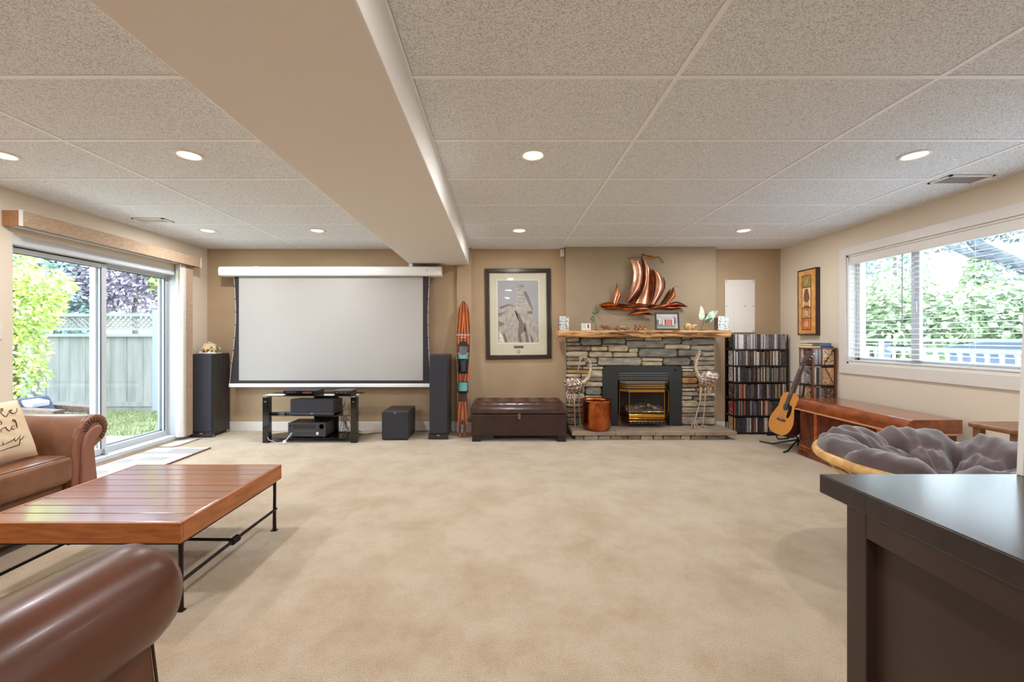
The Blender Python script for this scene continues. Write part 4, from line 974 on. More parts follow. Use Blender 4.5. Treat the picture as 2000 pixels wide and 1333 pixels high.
def text(body, size, mat, parent, loc, rot=(PI/2, 0, 0), ext=.0006, name='lettering'):
    cu = bpy.data.curves.new(name, 'FONT'); cu.body = body; cu.size = size; cu.align_x = 'CENTER'; cu.align_y = 'CENTER'; cu.extrude = ext; cu.resolution_u = 3
    tmp = bpy.data.objects.new(name, cu); C.objects.link(tmp)
    dg = bpy.context.evaluated_depsgraph_get(); me = bpy.data.meshes.new_from_object(tmp.evaluated_get(dg)); bpy.data.objects.remove(tmp)
    me.materials.clear(); me.materials.append(mat)
    o = bpy.data.objects.new(name, me); C.objects.link(o); o.parent = parent; o.location = loc; o.rotation_euler = rot; return o
text('CONNELLY', .034, m_letter, sk, (0, -.0175, 1.305)); text('HOOK', .024, m_letter, sk, (0, -.0175, 1.272))
MB().prism([(-.03, .03), (.03, .03), (.033, .15), (.02, .2), (0, .225), (-.02, .2), (-.033, .15)], lambda u, v, d: (u, -.016-d, v), 0, .002).build('tail_plate', M('brown_tail_plate', (74, 50, 44), .4), sk, world=False)
text('HOOK', .034, m_letter, sk, (0, -.0195, .105), (PI/2, -PI/2, 0))
for z in (.045, .16):
    for s_ in (-1, 1): MB().lathe([(0, .003), (.004, .002), (.005, 0)], (s_*.022, -.018, z), 8, R=R90).build('rivet', m_chrome, sk, world=False, fix=False)

# ------------------------------------------------------------------ falcon picture
Yw = YB
pt = thing('falcon_picture', 'large dark framed print of a falcon on a rock with wide cream mat', 'picture', ((1013-VX)*Yw/F, Yw, 1.5))
fc = lambda x, y: on_plane(930+x/6.663, 510+y/6.663, 5.55)
m_frame = M('bronze_black_frame', (62, 54, 48), .25, .5, coat=.3); m_mat = M('cream_mat_board', (214, 200, 178), .8)
O = [(110, 100), (968, 98), (982, 1272), (130, 1285)]; I_ = [(172, 158), (910, 155), (922, 1220), (184, 1228)]
for k in range(4):
    j = (k+1) % 4
    poly = [fc(*O[k]), fc(*O[j]), fc(*I_[j]), fc(*I_[k])]
    MB().prism(poly, XZ(5.575), 0, .030).build('frame_bar', m_frame, pt, bevel=.006)
    mid = lambda a_, b_, s_: (a_[0]+(b_[0]-a_[0])*s_, a_[1]+(b_[1]-a_[1])*s_)
    MB().tube([(*(lambda q_: (q_[0], 5.545, q_[1]))(fc(*mid(O[k], I_[k], .78))),), (*(lambda q_: (q_[0], 5.545, q_[1]))(fc(*mid(O[j], I_[j], .78))),)], .005, 6).build('frame_bead', m_frame, pt)
MB().prism([fc(*p) for p in I_], XZ(5.575), .004, .014).build('mat_board', m_mat, pt)
pcs = {'sky': M('print_lavender_sky', (172, 164, 170), .7, rgb2=(166, 160, 166), vs=5), 'rock': M('print_pale_rock', (190, 178, 170), .7, rgb2=(160, 146, 138), vs=22, st=(2.2, 1, .8), detail=8), 'crack': M('print_rock_crack', (140, 120, 112), .7, rgb2=(118, 100, 96), vs=40),
       'bird': M('print_falcon_breast', (198, 188, 180), .7, rgb2=(160, 148, 142), vs=60), 'wing': M('print_falcon_wing', (140, 128, 124), .7, rgb2=(112, 102, 100), vs=50), 'snow': M('print_white_margin', (226, 216, 204), .7), 'head': M('print_falcon_head', (168, 154, 146), .7), 'ink': M('print_plate', (104, 92, 78), .5)}
pk = list(pcs); b = MB()
def pp(pts, key, d): b.prism([fc(*p) for p in pts], XZ(5.575), .013, .0145+d*.0003, pk.index(key))
pp([(265, 242), (822, 240), (830, 1080), (272, 1082)], 'snow', 0); pp([(278, 255), (808, 253), (818, 1060), (284, 1062)], 'sky', 1)
pp([(284, 660), (330, 600), (430, 560), (520, 600), (640, 630), (720, 660), (770, 820), (815, 900), (818, 1060), (284, 1062)], 'rock', 2)
pp([(770, 820), (800, 770), (814, 765), (818, 1060), (790, 900)], 'rock', 3)
pp([(290, 1050), (300, 920), (340, 960), (372, 1062)], 'snow', 4)
for pts in ([(340, 950), (365, 940), (400, 1010), (410, 1062), (372, 1062)], [(500, 650), (520, 640), (560, 800), (540, 960), (560, 1062), (600, 1062), (580, 960), (650, 900), (600, 780), (560, 690)], [(620, 820), (640, 800), (680, 1000), (690, 1062), (650, 1062)], [(290, 780), (380, 820), (300, 860)], [(300, 600), (420, 560), (520, 590), (420, 585), (320, 630)], [(285, 690), (400, 650), (300, 730)], [(700, 960), (740, 1000), (750, 1060), (720, 1060)], [(660, 660), (730, 650), (735, 690), (680, 690)]): pp(pts, 'crack', 5)
pp([(520, 630), (515, 520), (530, 430), (545, 380), (600, 360), (640, 400), (680, 480), (700, 570), (735, 650), (700, 650), (640, 640)], 'bird', 6)
pp([(610, 400), (650, 395), (690, 470), (715, 560), (745, 640), (720, 630), (670, 530), (630, 450)], 'wing', 7)
pp([(520, 380), (512, 340), (530, 305), (575, 290), (615, 310), (625, 350), (600, 375), (560, 385)], 'head', 7); pp([(512, 350), (540, 340), (560, 360), (530, 372)], 'bird', 8); pp([(570, 320), (612, 318), (618, 335), (580, 338)], 'wing', 8)
for k in range(16): pp([(535+(k % 4)*26, 440+(k//4)*45), (549+(k % 4)*26, 440+(k//4)*45), (542+(k % 4)*26, 455+(k//4)*45)], 'wing', 7)
pp([(490, 1106), (617, 1104), (618, 1138), (491, 1140)], 'ink', 0); pp([(553+20*math.cos(q_), 1182+23*math.sin(q_)) for q_ in [k*PI/8 for k in range(16)]], 'ink', 0)
pp([(553+11*math.cos(q_), 1182+13*math.sin(q_)) for q_ in [k*PI/6 for k in range(12)]], 'snow', 1)
pp([(290, 995), (300, 1010), (312, 995), (308, 1018), (296, 1018)], 'ink', 5); pp([(290, 1040), (305, 1036), (306, 1040), (292, 1044)], 'ink', 5)
b.build('print', [pcs[k] for k in pk], pt, fix=False)
MB().prism([fc(*p) for p in I_], XZ(5.575), .018, .0195).build('glazing', m_pic_glass, pt)

# motion sensor in the wall corner
t = thing('motion_sensor', 'white motion sensor high in the corner by the chimney wall', 'sensor', (.845, 5.575, 2.40))
MB().box(.815, .872, 5.53, 5.579, 2.352, 2.455).build('case', m_white, t, bevel=.012, seg=3)
MB().ball((.842, 5.53, 2.415), (.006, .004, .006), 8, 6).build('led', m_black, t)
# electrical panel cover in the alcove
t = thing('panel_cover', 'plain white painted panel door screwed on the tan alcove wall', 'panel', (3.2, YB, 1.6))
ec = lambda px, py: on_plane(px, py, 5.565)
(a, z1_), (c_, z0_) = ec(1416, 547), ec(1474.5, 650)
MB().box(a, c_, YB-.016, YB-.001, z0_, z1_).build('panel', M('white_panel', (226, 220, 212), .5), t, bevel=.003)
(a2, z3), (c2, z2) = ec(1432, 609), ec(1463, 641)
b = MB()
for q_ in ((a2, a2+.006, z2, z3), (a2, c2, z2, z2+.006)): b.box(q_[0], q_[1], YB-.019, YB-.015, q_[2], q_[3])
b.build('raised_edge', m_white, t, kind='stuff')
for (x, z) in ((a+.02, z1_-.02), (c_-.02, z1_-.02), (a+.02, (z0_+z1_)/2), (c_-.02, (z0_+z1_)/2), (c_-.02, z0_+.02), (ec(1455, 598)[0], ec(0, 598)[1])): MB().lathe([(0, .005), (.007, .003), (.008, 0)], (x, YB-.016, z), 10, R=R90).build('screw', m_grey, t)

# ------------------------------------------------------------------ ottoman
ox0, ox1, oy0, oy1 = -.355, .822, 4.975, 5.44
ot = thing('storage_ottoman', 'long dark brown leather storage ottoman with tufted lid below the falcon picture', 'ottoman', ((ox0+ox1)/2, (oy0+oy1)/2, 0))
MB().box(ox0+.012, ox1-.012, oy0+.012, oy1-.01, .07, .335).build('base', m_leatherdark, ot, bevel=.012, seg=3)
for x in (ox0+.02, ox1-.125):
    for y in (oy0+.015, oy1-.12): MB().box(x, x+.105, y, y+.10, 0, .072).build('foot', M('black_wood_foot', (32, 24, 22), .5), ot, bevel=.004)
NX, NY = 56, 22
tuft = [(ox0+(ox1-ox0)*(i+.5)/6, oy0+(oy1-oy0)*v) for i in range(6) for v in (.33, .68)]
def lid(u, v):
    x = ox0+(ox1-ox0)*u; y = oy0+(oy1-oy0)*v
    e = min(1, min(u, 1-u)*13)*1.0; e2 = min(1, min(v, 1-v)*5)
    z = .40+.085*math.sin(PI/2*e)**.6*math.sin(PI/2*e2)**.6
    for (tx, ty) in tuft: z -= .03*math.exp(-((x-tx)**2+(y-ty)**2)/.0016)
    for i in range(1, 6): z -= .009*math.exp(-((x-(ox0+(ox1-ox0)*i/6))/.012)**2)*e2
    for vv in (.5,): z -= .009*math.exp(-((v-vv)/.03)**2)*e
    return (x, y, z)
b = MB().surf(lid, NX, NY)
b.box(ox0, ox1, oy0, oy1, .342, .402)
b.build('lid', M('tufted_brown_leather', (74, 46, 38), .25, rgb2=(56, 33, 27), vs=9, bump=.12, bs=150, bd=.002, coat=.2), ot, bevel=.012)
for (tx, ty) in tuft: MB().ball((tx, ty, .463), (.012, .012, .006), 8, 5).build('tuft_button', m_leatherdark, ot, fix=False)
MB().box(.222, .252, oy0-.010, oy0+.012, .275, .345).build('pull_tab', M('worn_brown_strap', (112, 84, 70), .6), ot, bevel=.006)
one(MB().box(-.20, -.08, oy0+.16, oy0+.30, 0, .045), 'blue_folder', M('blue_folder', (120, 152, 188), .6), 'blue folded thing lying in the gap beneath the leather ottoman', 'folder', (-.14, oy0+.2, 0), bevel=.008)

# ------------------------------------------------------------------ copper pot
pc = (1.222, 5.20, HZ1)
t = thing('copper_pot', 'big round hammered copper pot with a leather thong standing on the hearth', 'pot', pc)
m_hammer = M('hammered_copper', (206, 120, 68), .24, 1.0, rgb2=(150, 74, 38), vs=6, bump=.35, bs=40, bd=.01)
R_ = .183
MB().lathe([(0, .0), (.13, .0), (.165, .012), (R_*.97, .05), (R_*.99, .2), (R_*.97, .345), (R_*1.0, .355), (R_*1.03, .365), (R_*1.0, .376), (R_*.95, .366), (R_*.94, .345), (R_*.955, .2), (R_*.93, .05), (.12, .02), (0, .018)], pc, 48).build('body', m_hammer, t)
b = MB()
for dx in (-.016, .018):
    b.tube([(pc[0]-.03, pc[1]-R_*.99, pc[2]+.352), (pc[0]-.03+dx, pc[1]-R_*1.03, pc[2]+.32), (pc[0]-.03+dx*2.2, pc[1]-R_*1.0, pc[2]+.27)], .004, 6)
b.build('leather_thong', m_stain, t, kind='stuff')

# ------------------------------------------------------------------ two metal cranes
m_crane = M('weathered_gold_metal', (206, 186, 154), .4, .5, rgb2=(150, 128, 102), vs=30); m_feather = M('mottled_feather_metal', (220, 208, 196), .4, .5, rgb2=(140, 104, 90), vs=45, lo=.42, hi=.58)
m_legm = M('rusty_pale_leg', (192, 166, 140), .5, .3)
def crane(label, Y, neck, rad, body, bR, legs, beak, crest, tailpts):
    P3 = lambda p, dy=0: (lambda q_: (q_[0], Y+dy, q_[1]))(on_plane(p[0], p[1], Y))
    t = thing('crane_statue', label, 'statue', P3(legs[0][-1]))
    Rr = Matrix.Rotation(bR[3], 3, 'Y')
    c0 = P3(body)
    MB().ball(c0, bR[:3], 18, 11, R=Rr).build('body', m_crane, t)
    rn = random.Random(5)
    nrm = 0
    for ring in range(7):
        a = PI*(ring+1.0)/8.2
        for k in range(11):
            bq = 2*PI*(k+.5*(ring % 2))/11
            p = Vector((bR[0]*math.cos(a)*1.02, bR[1]*math.sin(a)*math.cos(bq)*1.03, bR[2]*math.sin(a)*math.sin(bq)*1.03))
            if p.y > .03: continue
            nv = Vector((p.x/bR[0]**2, p.y/bR[1]**2, p.z/bR[2]**2)).normalized()
            b = MB(); pw = Rr@p+Vector(c0); d = Rr@Vector((bR[4], 0, -.25)); d = (d-nv*d.dot(nv)).normalized()
            leaf_mesh(b, pw, d+nv*.22, .060, .044, Rr@nv); b.build('feather', m_feather, t, fix=False); nrm += 1
    MB().tube([P3(p) for p in neck], rad, 10).build('neck', m_crane, t)
    hd = P3(neck[-1])
    MB().ball(hd, (.022, .018, .018), 12, 8).build('head', m_crane, t)
    MB().tube([P3(p) for p in beak], [.012, .008, .002], 8).build('beak', m_crane, t)
    for cpt in crest: MB().tube([hd, P3(cpt)], [.006, .001], 5).build('crest', m_crane, t)
    for L, dy in zip(legs, (-.03, .03)):
        lg = MB().tube([P3(p, dy) for p in L], [.016, .007, .006, .006][:len(L)], 7).build('leg', m_legm, t)
        f = P3(L[-1], dy)
        for (dx, dy2) in ((-.055, -.03), (-.01, -.06), (.05, -.035), (.0, .045)): MB().tube([f, (f[0]+dx*.5, f[1]+dy2*.5, f[2]+.012), (f[0]+dx, f[1]+dy2, HZ1+.004)], [.006, .005, .002], 6).build('toe', m_legm, lg)
    for p in tailpts:
        b = MB(); a_ = P3(p[0]); e_ = P3(p[1]); d = Vector(e_)-Vector(a_); leaf_mesh(b, a_, d, d.length, .028); b.build('tail_feather', m_feather, t, fix=False)
crane('tall metal crane statue with curved neck and head bowed down beside the copper pot', 5.27, [(1131, 752), (1142, 747), (1150, 737), (1154, 722), (1152, 707), (1145, 699), (1137, 698), (1134, 701)], [.042, .036, .026, .02, .017, .014, .013, .012],
      (1124, 752), (.115, .062, .088, .35, -1), [[(1121, 768), (1121, 790), (1123, 838)], [(1132, 764), (1132, 790), (1135, 833)]], [(1134, 702), (1131, 715), (1128, 729)], [(1130, 695), (1131, 692)],
      [((1116, 768), (1112, 792)), ((1119, 768), (1118, 790)), ((1114, 764), (1108, 784)), ((1124, 770), (1123, 786)), ((1112, 760), (1106, 772))])
crane('tall metal crane statue with upright neck and raised head beside the dark media rack', 5.25, [(1376, 743), (1368, 740), (1361, 730), (1358, 717), (1361, 703), (1366, 693), (1367, 688)], [.042, .036, .026, .02, .016, .014, .012],
      (1381, 738), (.12, .062, .078, -.3, 1), [[(1367, 756), (1365, 785), (1353, 829)], [(1381, 758), (1379, 790), (1375, 834)]], [(1365, 689), (1359, 699), (1354, 712)], [(1361, 680), (1367, 680)],
      [((1383, 750), (1387, 771)), ((1387, 750), (1390, 773)), ((1379, 752), (1378, 768)), ((1391, 745), (1396, 742)), ((1391, 738), (1398, 737)), ((1385, 752), (1383, 770))])

# ================================================================== RIGHT SIDE
# painted panel on wall_right
art = thing('wall_art', 'tall narrow painted panel of brown and ochre squares on the beige wall', 'painting', (XR, 5.03, 1.7))
ax, ay0, ay1, az0, az1 = 3.75, 4.885, 5.187, 1.292, 2.10
MB().box(ax, XR-.001, ay0, ay1, az0, az1).build('deep_edge', M('dark_umber_edge', (66, 42, 34), .6), art)
acol = {'ground': M('art_ochre', (222, 168, 98), .7, rgb2=(196, 136, 72), vs=12), 'burnt': M('art_burnt', (150, 84, 40), .7, rgb2=(118, 62, 30), vs=20), 'olive': M('art_olive', (176, 160, 92), .7, rgb2=(120, 104, 56), vs=40), 'cream': M('art_cream', (232, 200, 146), .7),
        'figure': M('art_brown_figure', (150, 92, 62), .7, rgb2=(116, 66, 46), vs=25), 'sand': M('art_sand', (206, 164, 108), .7, rgb2=(160, 116, 66), vs=50), 'rust': M('art_rust', (226, 136, 80), .7, rgb2=(190, 96, 52), vs=30), 'dark': M('art_dark', (70, 44, 34), .6)}
ak = list(acol); b = MB()
def aq(pts, key, d): b.prism([(ay1-(ay1-ay0)*u, az1-(az1-az0)*v) for u, v in pts], lambda u, v, dd: (ax-dd, u, v), 0, .0012+d*.0006, ak.index(key))
rect = lambda u0, u1, v0, v1: [(u0, v0), (u1, v0), (u1, v1), (u0, v1)]
aq(rect(0, 1, 0, 1), 'dark', 0); aq(rect(.06, .97, .022, .978), 'ground', 1); aq(rect(.24, .76, .09, .925), 'burnt', 2)
aq(rect(.28, .72, .105, .265), 'olive', 3); aq(rect(.28, .72, .285, .575), 'cream', 3); aq(rect(.28, .72, .595, .735), 'sand', 3); aq(rect(.28, .72, .755, .905), 'rust', 3)
aq([(.42, .30), (.58, .30), (.64, .38), (.68, .47), (.62, .48), (.60, .44), (.60, .5), (.42, .5), (.41, .44), (.38, .49), (.33, .48), (.37, .38)], 'figure', 4)
for u in (.39, .48, .57): aq(rect(u, u+.06, .5, .555), 'sand', 4)
aq([(.33, .575), (.38, .55), (.48, .555), (.6, .55), (.68, .575)], 'figure', 5)
for (u, v, r, kk) in ((.5, .185, .09, 'sand'), (.5, .665, .08, 'cream'), (.5, .83, .09, 'cream')): aq([(u+r*math.cos(q_), v+r*.42*math.sin(q_)) for q_ in [k*PI/8 for k in range(16)]], kk, 4); aq([(u+r*.5*math.cos(q_), v+r*.21*math.sin(q_)) for q_ in [k*PI/6 for k in range(12)]], 'olive' if kk == 'sand' else 'sand', 5)
b.build('painting_face', [acol[k] for k in ak], art, fix=False)

# ------------------------------------------------------------------ media racks and the discs
def dvdmat(name, c1, c2, c3):
    m = bpy.data.materials.new(name); m.use_nodes = True
    n = m.node_tree.nodes; l = m.node_tree.links; b_ = n['Principled BSDF']; b_.inputs['Roughness'].default_value = .3
    t = n.new('ShaderNodeTexCoord'); oi = n.new('ShaderNodeObjectInfo'); mu = n.new('ShaderNodeMath'); mu.operation = 'MULTIPLY'; mu.inputs[1].default_value = 53
    nz = n.new('ShaderNodeTexNoise'); nz.noise_dimensions = '4D'; nz.inputs['Scale'].default_value = 34; nz.inputs['Detail'].default_value = 2
    cr = n.new('ShaderNodeValToRGB'); cr.color_ramp.interpolation = 'CONSTANT'; e = cr.color_ramp.elements
    e[0].position = 0; e[0].color = lin(c3); e[1].position = .43; e[1].color = lin(c1); k = e.new(.60); k.color = lin(c2)
    l.new(t.outputs['Object'], nz.inputs['Vector']); l.new(oi.outputs['Random'], mu.inputs[0]); l.new(mu.outputs[0], nz.inputs['W']); l.new(nz.outputs['Fac'], cr.inputs[0]); l.new(cr.outputs[0], b_.inputs['Base Color'])
    return m
DV = [('black', dvdmat('black_disc_case', (40, 34, 34), (150, 138, 130), (24, 20, 22)), 66), ('white', dvdmat('white_disc_case', (214, 206, 198), (120, 108, 104), (226, 220, 214)), 14), ('silver grey', dvdmat('grey_disc_case', (140, 132, 130), (54, 48, 50), (182, 174, 170)), 16),
      ('brown', dvdmat('brown_disc_case', (96, 72, 60), (196, 176, 154), (52, 38, 34)), 24), ('red', dvdmat('red_disc_case', (170, 62, 58), (216, 190, 180), (120, 40, 40)), 5), ('blue', dvdmat('blue_disc_case', (66, 78, 126), (186, 190, 206), (44, 50, 84)), 5), ('tan', dvdmat('tan_disc_case', (196, 150, 106), (92, 70, 56), (214, 186, 150)), 6)]
dv_pick = [d for d in DV for _ in range(d[2])]
rd = random.Random(11)
dvd_base = MB().box(-.5, .5, 0, .135, 0, .19).build('disc_case', DV[0][1], None, fix=False)
first = [True]; CNT = {}
ORD = 'first second third fourth fifth sixth seventh eighth ninth tenth eleventh twelfth thirteenth fourteenth fifteenth sixteenth seventeenth eighteenth nineteenth twentieth'.split()
ORD += ['twenty '+k for k in ORD[:9]]+['thirtieth']+['thirty '+k for k in ORD[:9]]+['fortieth']
def disc(x0, wdt, y, z, h, where, rotz=0, mat=None, tilt=0, dy=1.0):
    name, m, _ = rd.choice(dv_pick) if mat is None else [d for d in DV if d[0] == mat][0]
    o = dvd_base if first[0] else dvd_base.copy()
    if not first[0]: C.objects.link(o)
    first[0] = False
    o.scale = (wdt*.96, dy, h/.19); o.location = (x0+wdt/2 if not rotz else x0, y, z); o.rotation_euler = (0, tilt, rotz)
    o.material_slots[0].link = 'OBJECT'; o.material_slots[0].material = m
    kk = (name, where); CNT[kk] = CNT.get(kk, 0)+1
    tag(o, '%s %s disc case from the fireplace, %s' % (ORD[CNT[kk]-1], name, where), 'disc case', 'disc cases '+where)
    return o
rx0, rx1, ry0, ry1 = 3.042, 3.766, 5.375, 5.572
rk = thing('disc_rack', 'six tier black media rack packed with disc cases in the alcove corner', 'media rack', ((rx0+rx1)/2, (ry0+ry1)/2, 0))
tiers = [.028, .248, .468, .688, .902, 1.115]
for z in tiers:
    n = 10; pl = [(rx0+(rx1-rx0)*k/n, ry0-.004-.006*math.sin(PI*k/n)) for k in range(n+1)]+[(rx1, ry1), (rx0, ry1)]
    MB().prism(pl, XYZ, z-.018, z).build('shelf_board', m_black, rk, bevel=.002)
for x in (rx0+.002, rx0+.040, rx1-.016):
    for y in ((ry0-.002, ry1-.014) if x != rx0+.040 else (ry1-.014,)): MB().box(x, x+.012, y, y+.012, 0, 1.30).build('post', m_black, rk)
MB().box(rx0+.01, rx1-.01, ry1-.004, ry1-.001, .02, 1.28).build('back_panel', m_black, rk)
ordn = ['lowest', 'second lowest', 'third', 'fourth', 'second highest', 'top']
for ti, z in enumerate(tiers):
    x = rx0+.018; k = 0
    while x < rx1-.034:
        wd = rd.choice((.0135, .0145, .0145, .0155, .0175, .021, .027))
        if x+wd > rx1-.016: break
        m = None
        if ti == 5 and k > 2: m = rd.choice(('white', 'silver grey', 'silver grey', 'white', 'blue', 'black', 'brown'))
        if k == 0: m = ('tan', 'red', 'brown', 'white', 'white', 'black')[ti]
        disc(x, wd, ry0+rd.uniform(.0, .008), z, .19-rd.choice((0, 0, 0, 0, .004, .016)), '%s tier of black rack' % ordn[ti], mat=m)
        x += wd+.0003; k += 1
# brown tower beside it, against wall_right
bx0, bx1, by0, by1, bh = 3.514, 3.786, 4.632, 4.838, 1.147
bt = thing('disc_tower', 'reddish brown wooden media tower of disc cases behind the acoustic guitar', 'media rack', ((bx0+bx1)/2, (by0+by1)/2, 0))
m_red = M('reddish_stained_wood', (132, 70, 44), .4, rgb2=(104, 52, 32), vs=8, st=(6, 6, .8))
for x in (bx0, bx1-.018):
    for y in (by0, by1-.018): MB().box(x, x+.018, y, y+.018, 0, bh-.012).build('post', m_red, bt, bevel=.002)
btiers = [.06, .284, .508, .733, .957]
for z in btiers: MB().box(bx0+.002, bx1-.002, by0+.004, by1-.004, z-.02, z).build('shelf_board', M('dark_shelf_edge', (44, 30, 26), .5), bt)
MB().box(bx0-.012, bx1+.004, by0-.014, by1, bh-.012, bh).build('top_board', m_red, bt, bevel=.003)
MB().box(bx1-.0195, bx1-.0185, by0+.02, by1-.02, .02, bh-.02).build('side_panel', m_red, bt)
MB().tube([(bx1-.03, by0-.002, bh-.02), (bx1-.14, by0-.002, .96)], .0035, 5).build('wire_brace', m_black, bt); MB().tube([(bx1-.14, by0-.002, .95), (bx1-.03, by0-.002, .74)], .0035, 5).build('wire_brace', m_black, bt)
names = ['lowest', 'second lowest', 'middle', 'second highest', 'top']
for ti, z in enumerate(btiers):
    if ti < 2: continue
    wh = '%s shelf of brown tower' % names[ti]
    hgt = .178 if ti == 4 else .19
    x = bx0+.02
    for k in range(6): disc(x, .0162, by0+.012, z, hgt, wh, mat=(rd.choice(('silver grey', 'white', 'silver grey', 'black')) if k else None)); x += .0165
    o = disc(3.693, .015, by0+.006, z, hgt, wh+' turned', rotz=PI/2, mat=('brown', 'tan', 'tan')[ti-2], dy=.93); o['label'] = 'disc case showing its front cover, %s' % wh; o.location = (3.629+.131, by0+.013, z)
    for k in range(3): o = disc(bx0+.004, .0160, by0+.152+.0175*k, z, hgt, wh+' side', rotz=-PI/2, mat=('white', 'silver grey', 'blue' if ti == 3 else 'white')[k]); o.location = (bx0+.004, by0+.162+.0175*k-.004, z)
# books lying on the tower
m_page = M('book_pages', (226, 212, 184), .8)
def flatbook(x0, x1, y0, y1, z, h, col, label):
    t = thing('book', label, 'book', ((x0+x1)/2, (y0+y1)/2, z), group='books lying on the brown tower')
    m = M('cover_'+label.split()[0], col, .5)
    MB().box(x0, x1, y0, y1, z, z+.003).box(x0, x1, y0, y1, z+h-.003, z+h).box(x0, x1, y0, y0+.003, z, z+h).build('cover', m, t)
    MB().box(x0+.003, x1-.004, y0+.003, y1-.003, z+.003, z+h-.003).build('pages', m_page, t)
flatbook(3.505, 3.60, 4.625, 4.82, bh, .024, (186, 150, 96), 'tan paper backed book lying lowest under the dark book on the tower')
flatbook(3.602, 3.74, 4.62, 4.82, bh, .018, (60, 40, 36), 'maroon thin book lying under the blue book on the tower')
flatbook(3.515, 3.598, 4.63, 4.82, bh+.024, .024, (60, 58, 62), 'black spined book lying on the tan book upon the tower')
flatbook(3.604, 3.722, 4.625, 4.82, bh+.018, .036, (44, 74, 128), 'blue thick book lying uppermost on the media tower')

# ------------------------------------------------------------------ guitar on its stand
gt = thing('acoustic_guitar', 'honey topped acoustic guitar leaning on a black stand beside the wooden chest', 'guitar', (3.15, 4.70, .165), rot=(math.radians(-19), math.radians(2.5), -PI/2-.03))
m_spruce = M('honey_spruce_top', (214, 146, 72), .25, rgb2=(198, 128, 58), vs=10, st=(20, 1, .6), coat=.5); m_back = M('dark_mahogany_side', (60, 30, 20), .25, coat=.4); m_neck = M('rosewood_neck', (88, 62, 46), .45)
pts = [(0, 0), (.10, .008), (.165, .045), (.197, .11), (.198, .17), (.175, .235), (.148, .285), (.132, .325), (.133, .36), (.143, .40), (.143, .44), (.125, .475), (.09, .495), (.03, .50)]
from_pts = pts+[(-x, z) for x, z in pts[::-1][:-1]]
def smooth_poly(P_, it=2):
    for _ in range(it):
        Q = []
        for i in range(len(P_)):
            a_, b_ = P_[i], P_[(i+1) % len(P_)]; Q += [(a_[0]*.75+b_[0]*.25, a_[1]*.75+b_[1]*.25), (a_[0]*.25+b_[0]*.75, a_[1]*.25+b_[1]*.75)]
        P_ = Q
    return P_
go = smooth_poly(from_pts, 2)
GF = lambda u, v, d: (u, -d, v)
MB().prism(go, GF, -.108, -.003).build('body', m_back, gt, world=False, bevel=.004)
MB().prism([(x*1.0, z) for x, z in go], GF, -.003, .0).build('top', m_spruce, gt, world=False)
MB().prism(circle(0, .335, .052, 28), GF, .0, .0008).build('rosette', m_neck, gt, world=False); MB().prism(circle(0, .335, .046, 28), GF, .0006, .0014).build('sound_hole', M('sound_hole_black', (12, 9, 8), .8), gt, world=False)
MB().prism(smooth_poly([(.045, .36), (.085, .355), (.105, .30), (.105, .24), (.085, .205), (.06, .215), (.05, .26), (.052, .30)], 2), GF, .0005, .0022).build('pickguard', M('black_pickguard', (16, 13, 13), .25), gt, world=False)
MB().prism([(-.075, .165), (-.04, .16), (.04, .16), (.075, .165), (.075, .178), (.04, .192), (-.04, .192), (-.075, .178)], GF, 0, .009).build('bridge', m_neck, gt, world=False, bevel=.003)
MB().box(-.038, .038, -.013, -.008, .181, .185).build('saddle', m_white, gt, world=False)
MB().prism([(-.027, .375), (.027, .375), (.022, .86), (-.022, .86)], GF, .001, .012).build('fingerboard', M('dark_fingerboard', (62, 46, 38), .5), gt, world=False)
MB().prism([(-.027, .49), (.027, .49), (.022, .86), (-.022, .86)], GF, -.022, .001).build('neck', m_neck, gt, world=False, bevel=.006)
hs = MB().prism([(-.022, .86), (.022, .86), (.036, .90), (.033, 1.02), (-.033, 1.02), (-.036, .90)], lambda u, v, d: (u, -d+(v-.86)*.22, v), -.012, .006).build('headstock', M('dark_headstock', (72, 36, 26), .3), gt, world=False, bevel=.003)
for k in range(3):
    for s_ in (-1, 1):
        z = .915+.036*k; MB().tube([(s_*.034, .004+(z-.86)*.22, z), (s_*.062, .004+(z-.86)*.22, z)], [.004, .008], 8).build('tuning_peg', m_chrome, gt, world=False)
b = MB()
for k in range(6): b.tube([(-.032+.0128*k, -.0125, .182), (-.017+.0068*k, -.0135, .86)], .0006, 4)
b.build('strings', m_chrome, gt, world=False, fix=False, kind='stuff')
b = MB()
for k in range(1, 16):
    z = .86-.65*(1-2**(-k/12)); b.box(-.025, .025, -.0135, -.012, z-.0008, z+.0008)
b.build('frets', m_chrome, gt, world=False, fix=False, kind='stuff')
st = thing('guitar_stand', 'black folding guitar stand holding the honey acoustic guitar', 'guitar stand', (3.3, 4.68, 0))
tb = lambda pts_, r, nm: MB().tube(pts_, r, 8).build(nm, m_black, st)
tb([(3.40, 4.70, .02), (3.40, 4.70, .12), (3.32, 4.69, .16), (3.45, 4.69, .60), (3.465, 4.69, .72)], .010, 'mast')
tb([(3.40, 4.70, .10), (3.22, 4.86, .012), (3.14, 4.98, .010)], .009, 'leg'); tb([(3.40, 4.70, .10), (3.18, 4.55, .012), (3.10, 4.50, .010)], .009, 'leg'); tb([(3.40, 4.70, .10), (3.49, 4.72, .010)], .009, 'leg')
tb([(3.32, 4.69, .155), (3.20, 4.58, .14), (3.09, 4.58, .135), (3.075, 4.58, .17)], .008, 'cradle_arm'); tb([(3.32, 4.69, .155), (3.20, 4.76, .14), (3.09, 4.76, .135), (3.075, 4.76, .17)], .008, 'cradle_arm')
tb([(3.468, 4.65, .72), (3.40, 4.615, .735), (3.33, 4.60, .74)], .006, 'neck_yoke'); tb([(3.468, 4.69, .72), (3.40, 4.735, .735), (3.33, 4.76, .76)], .006, 'neck_yoke')

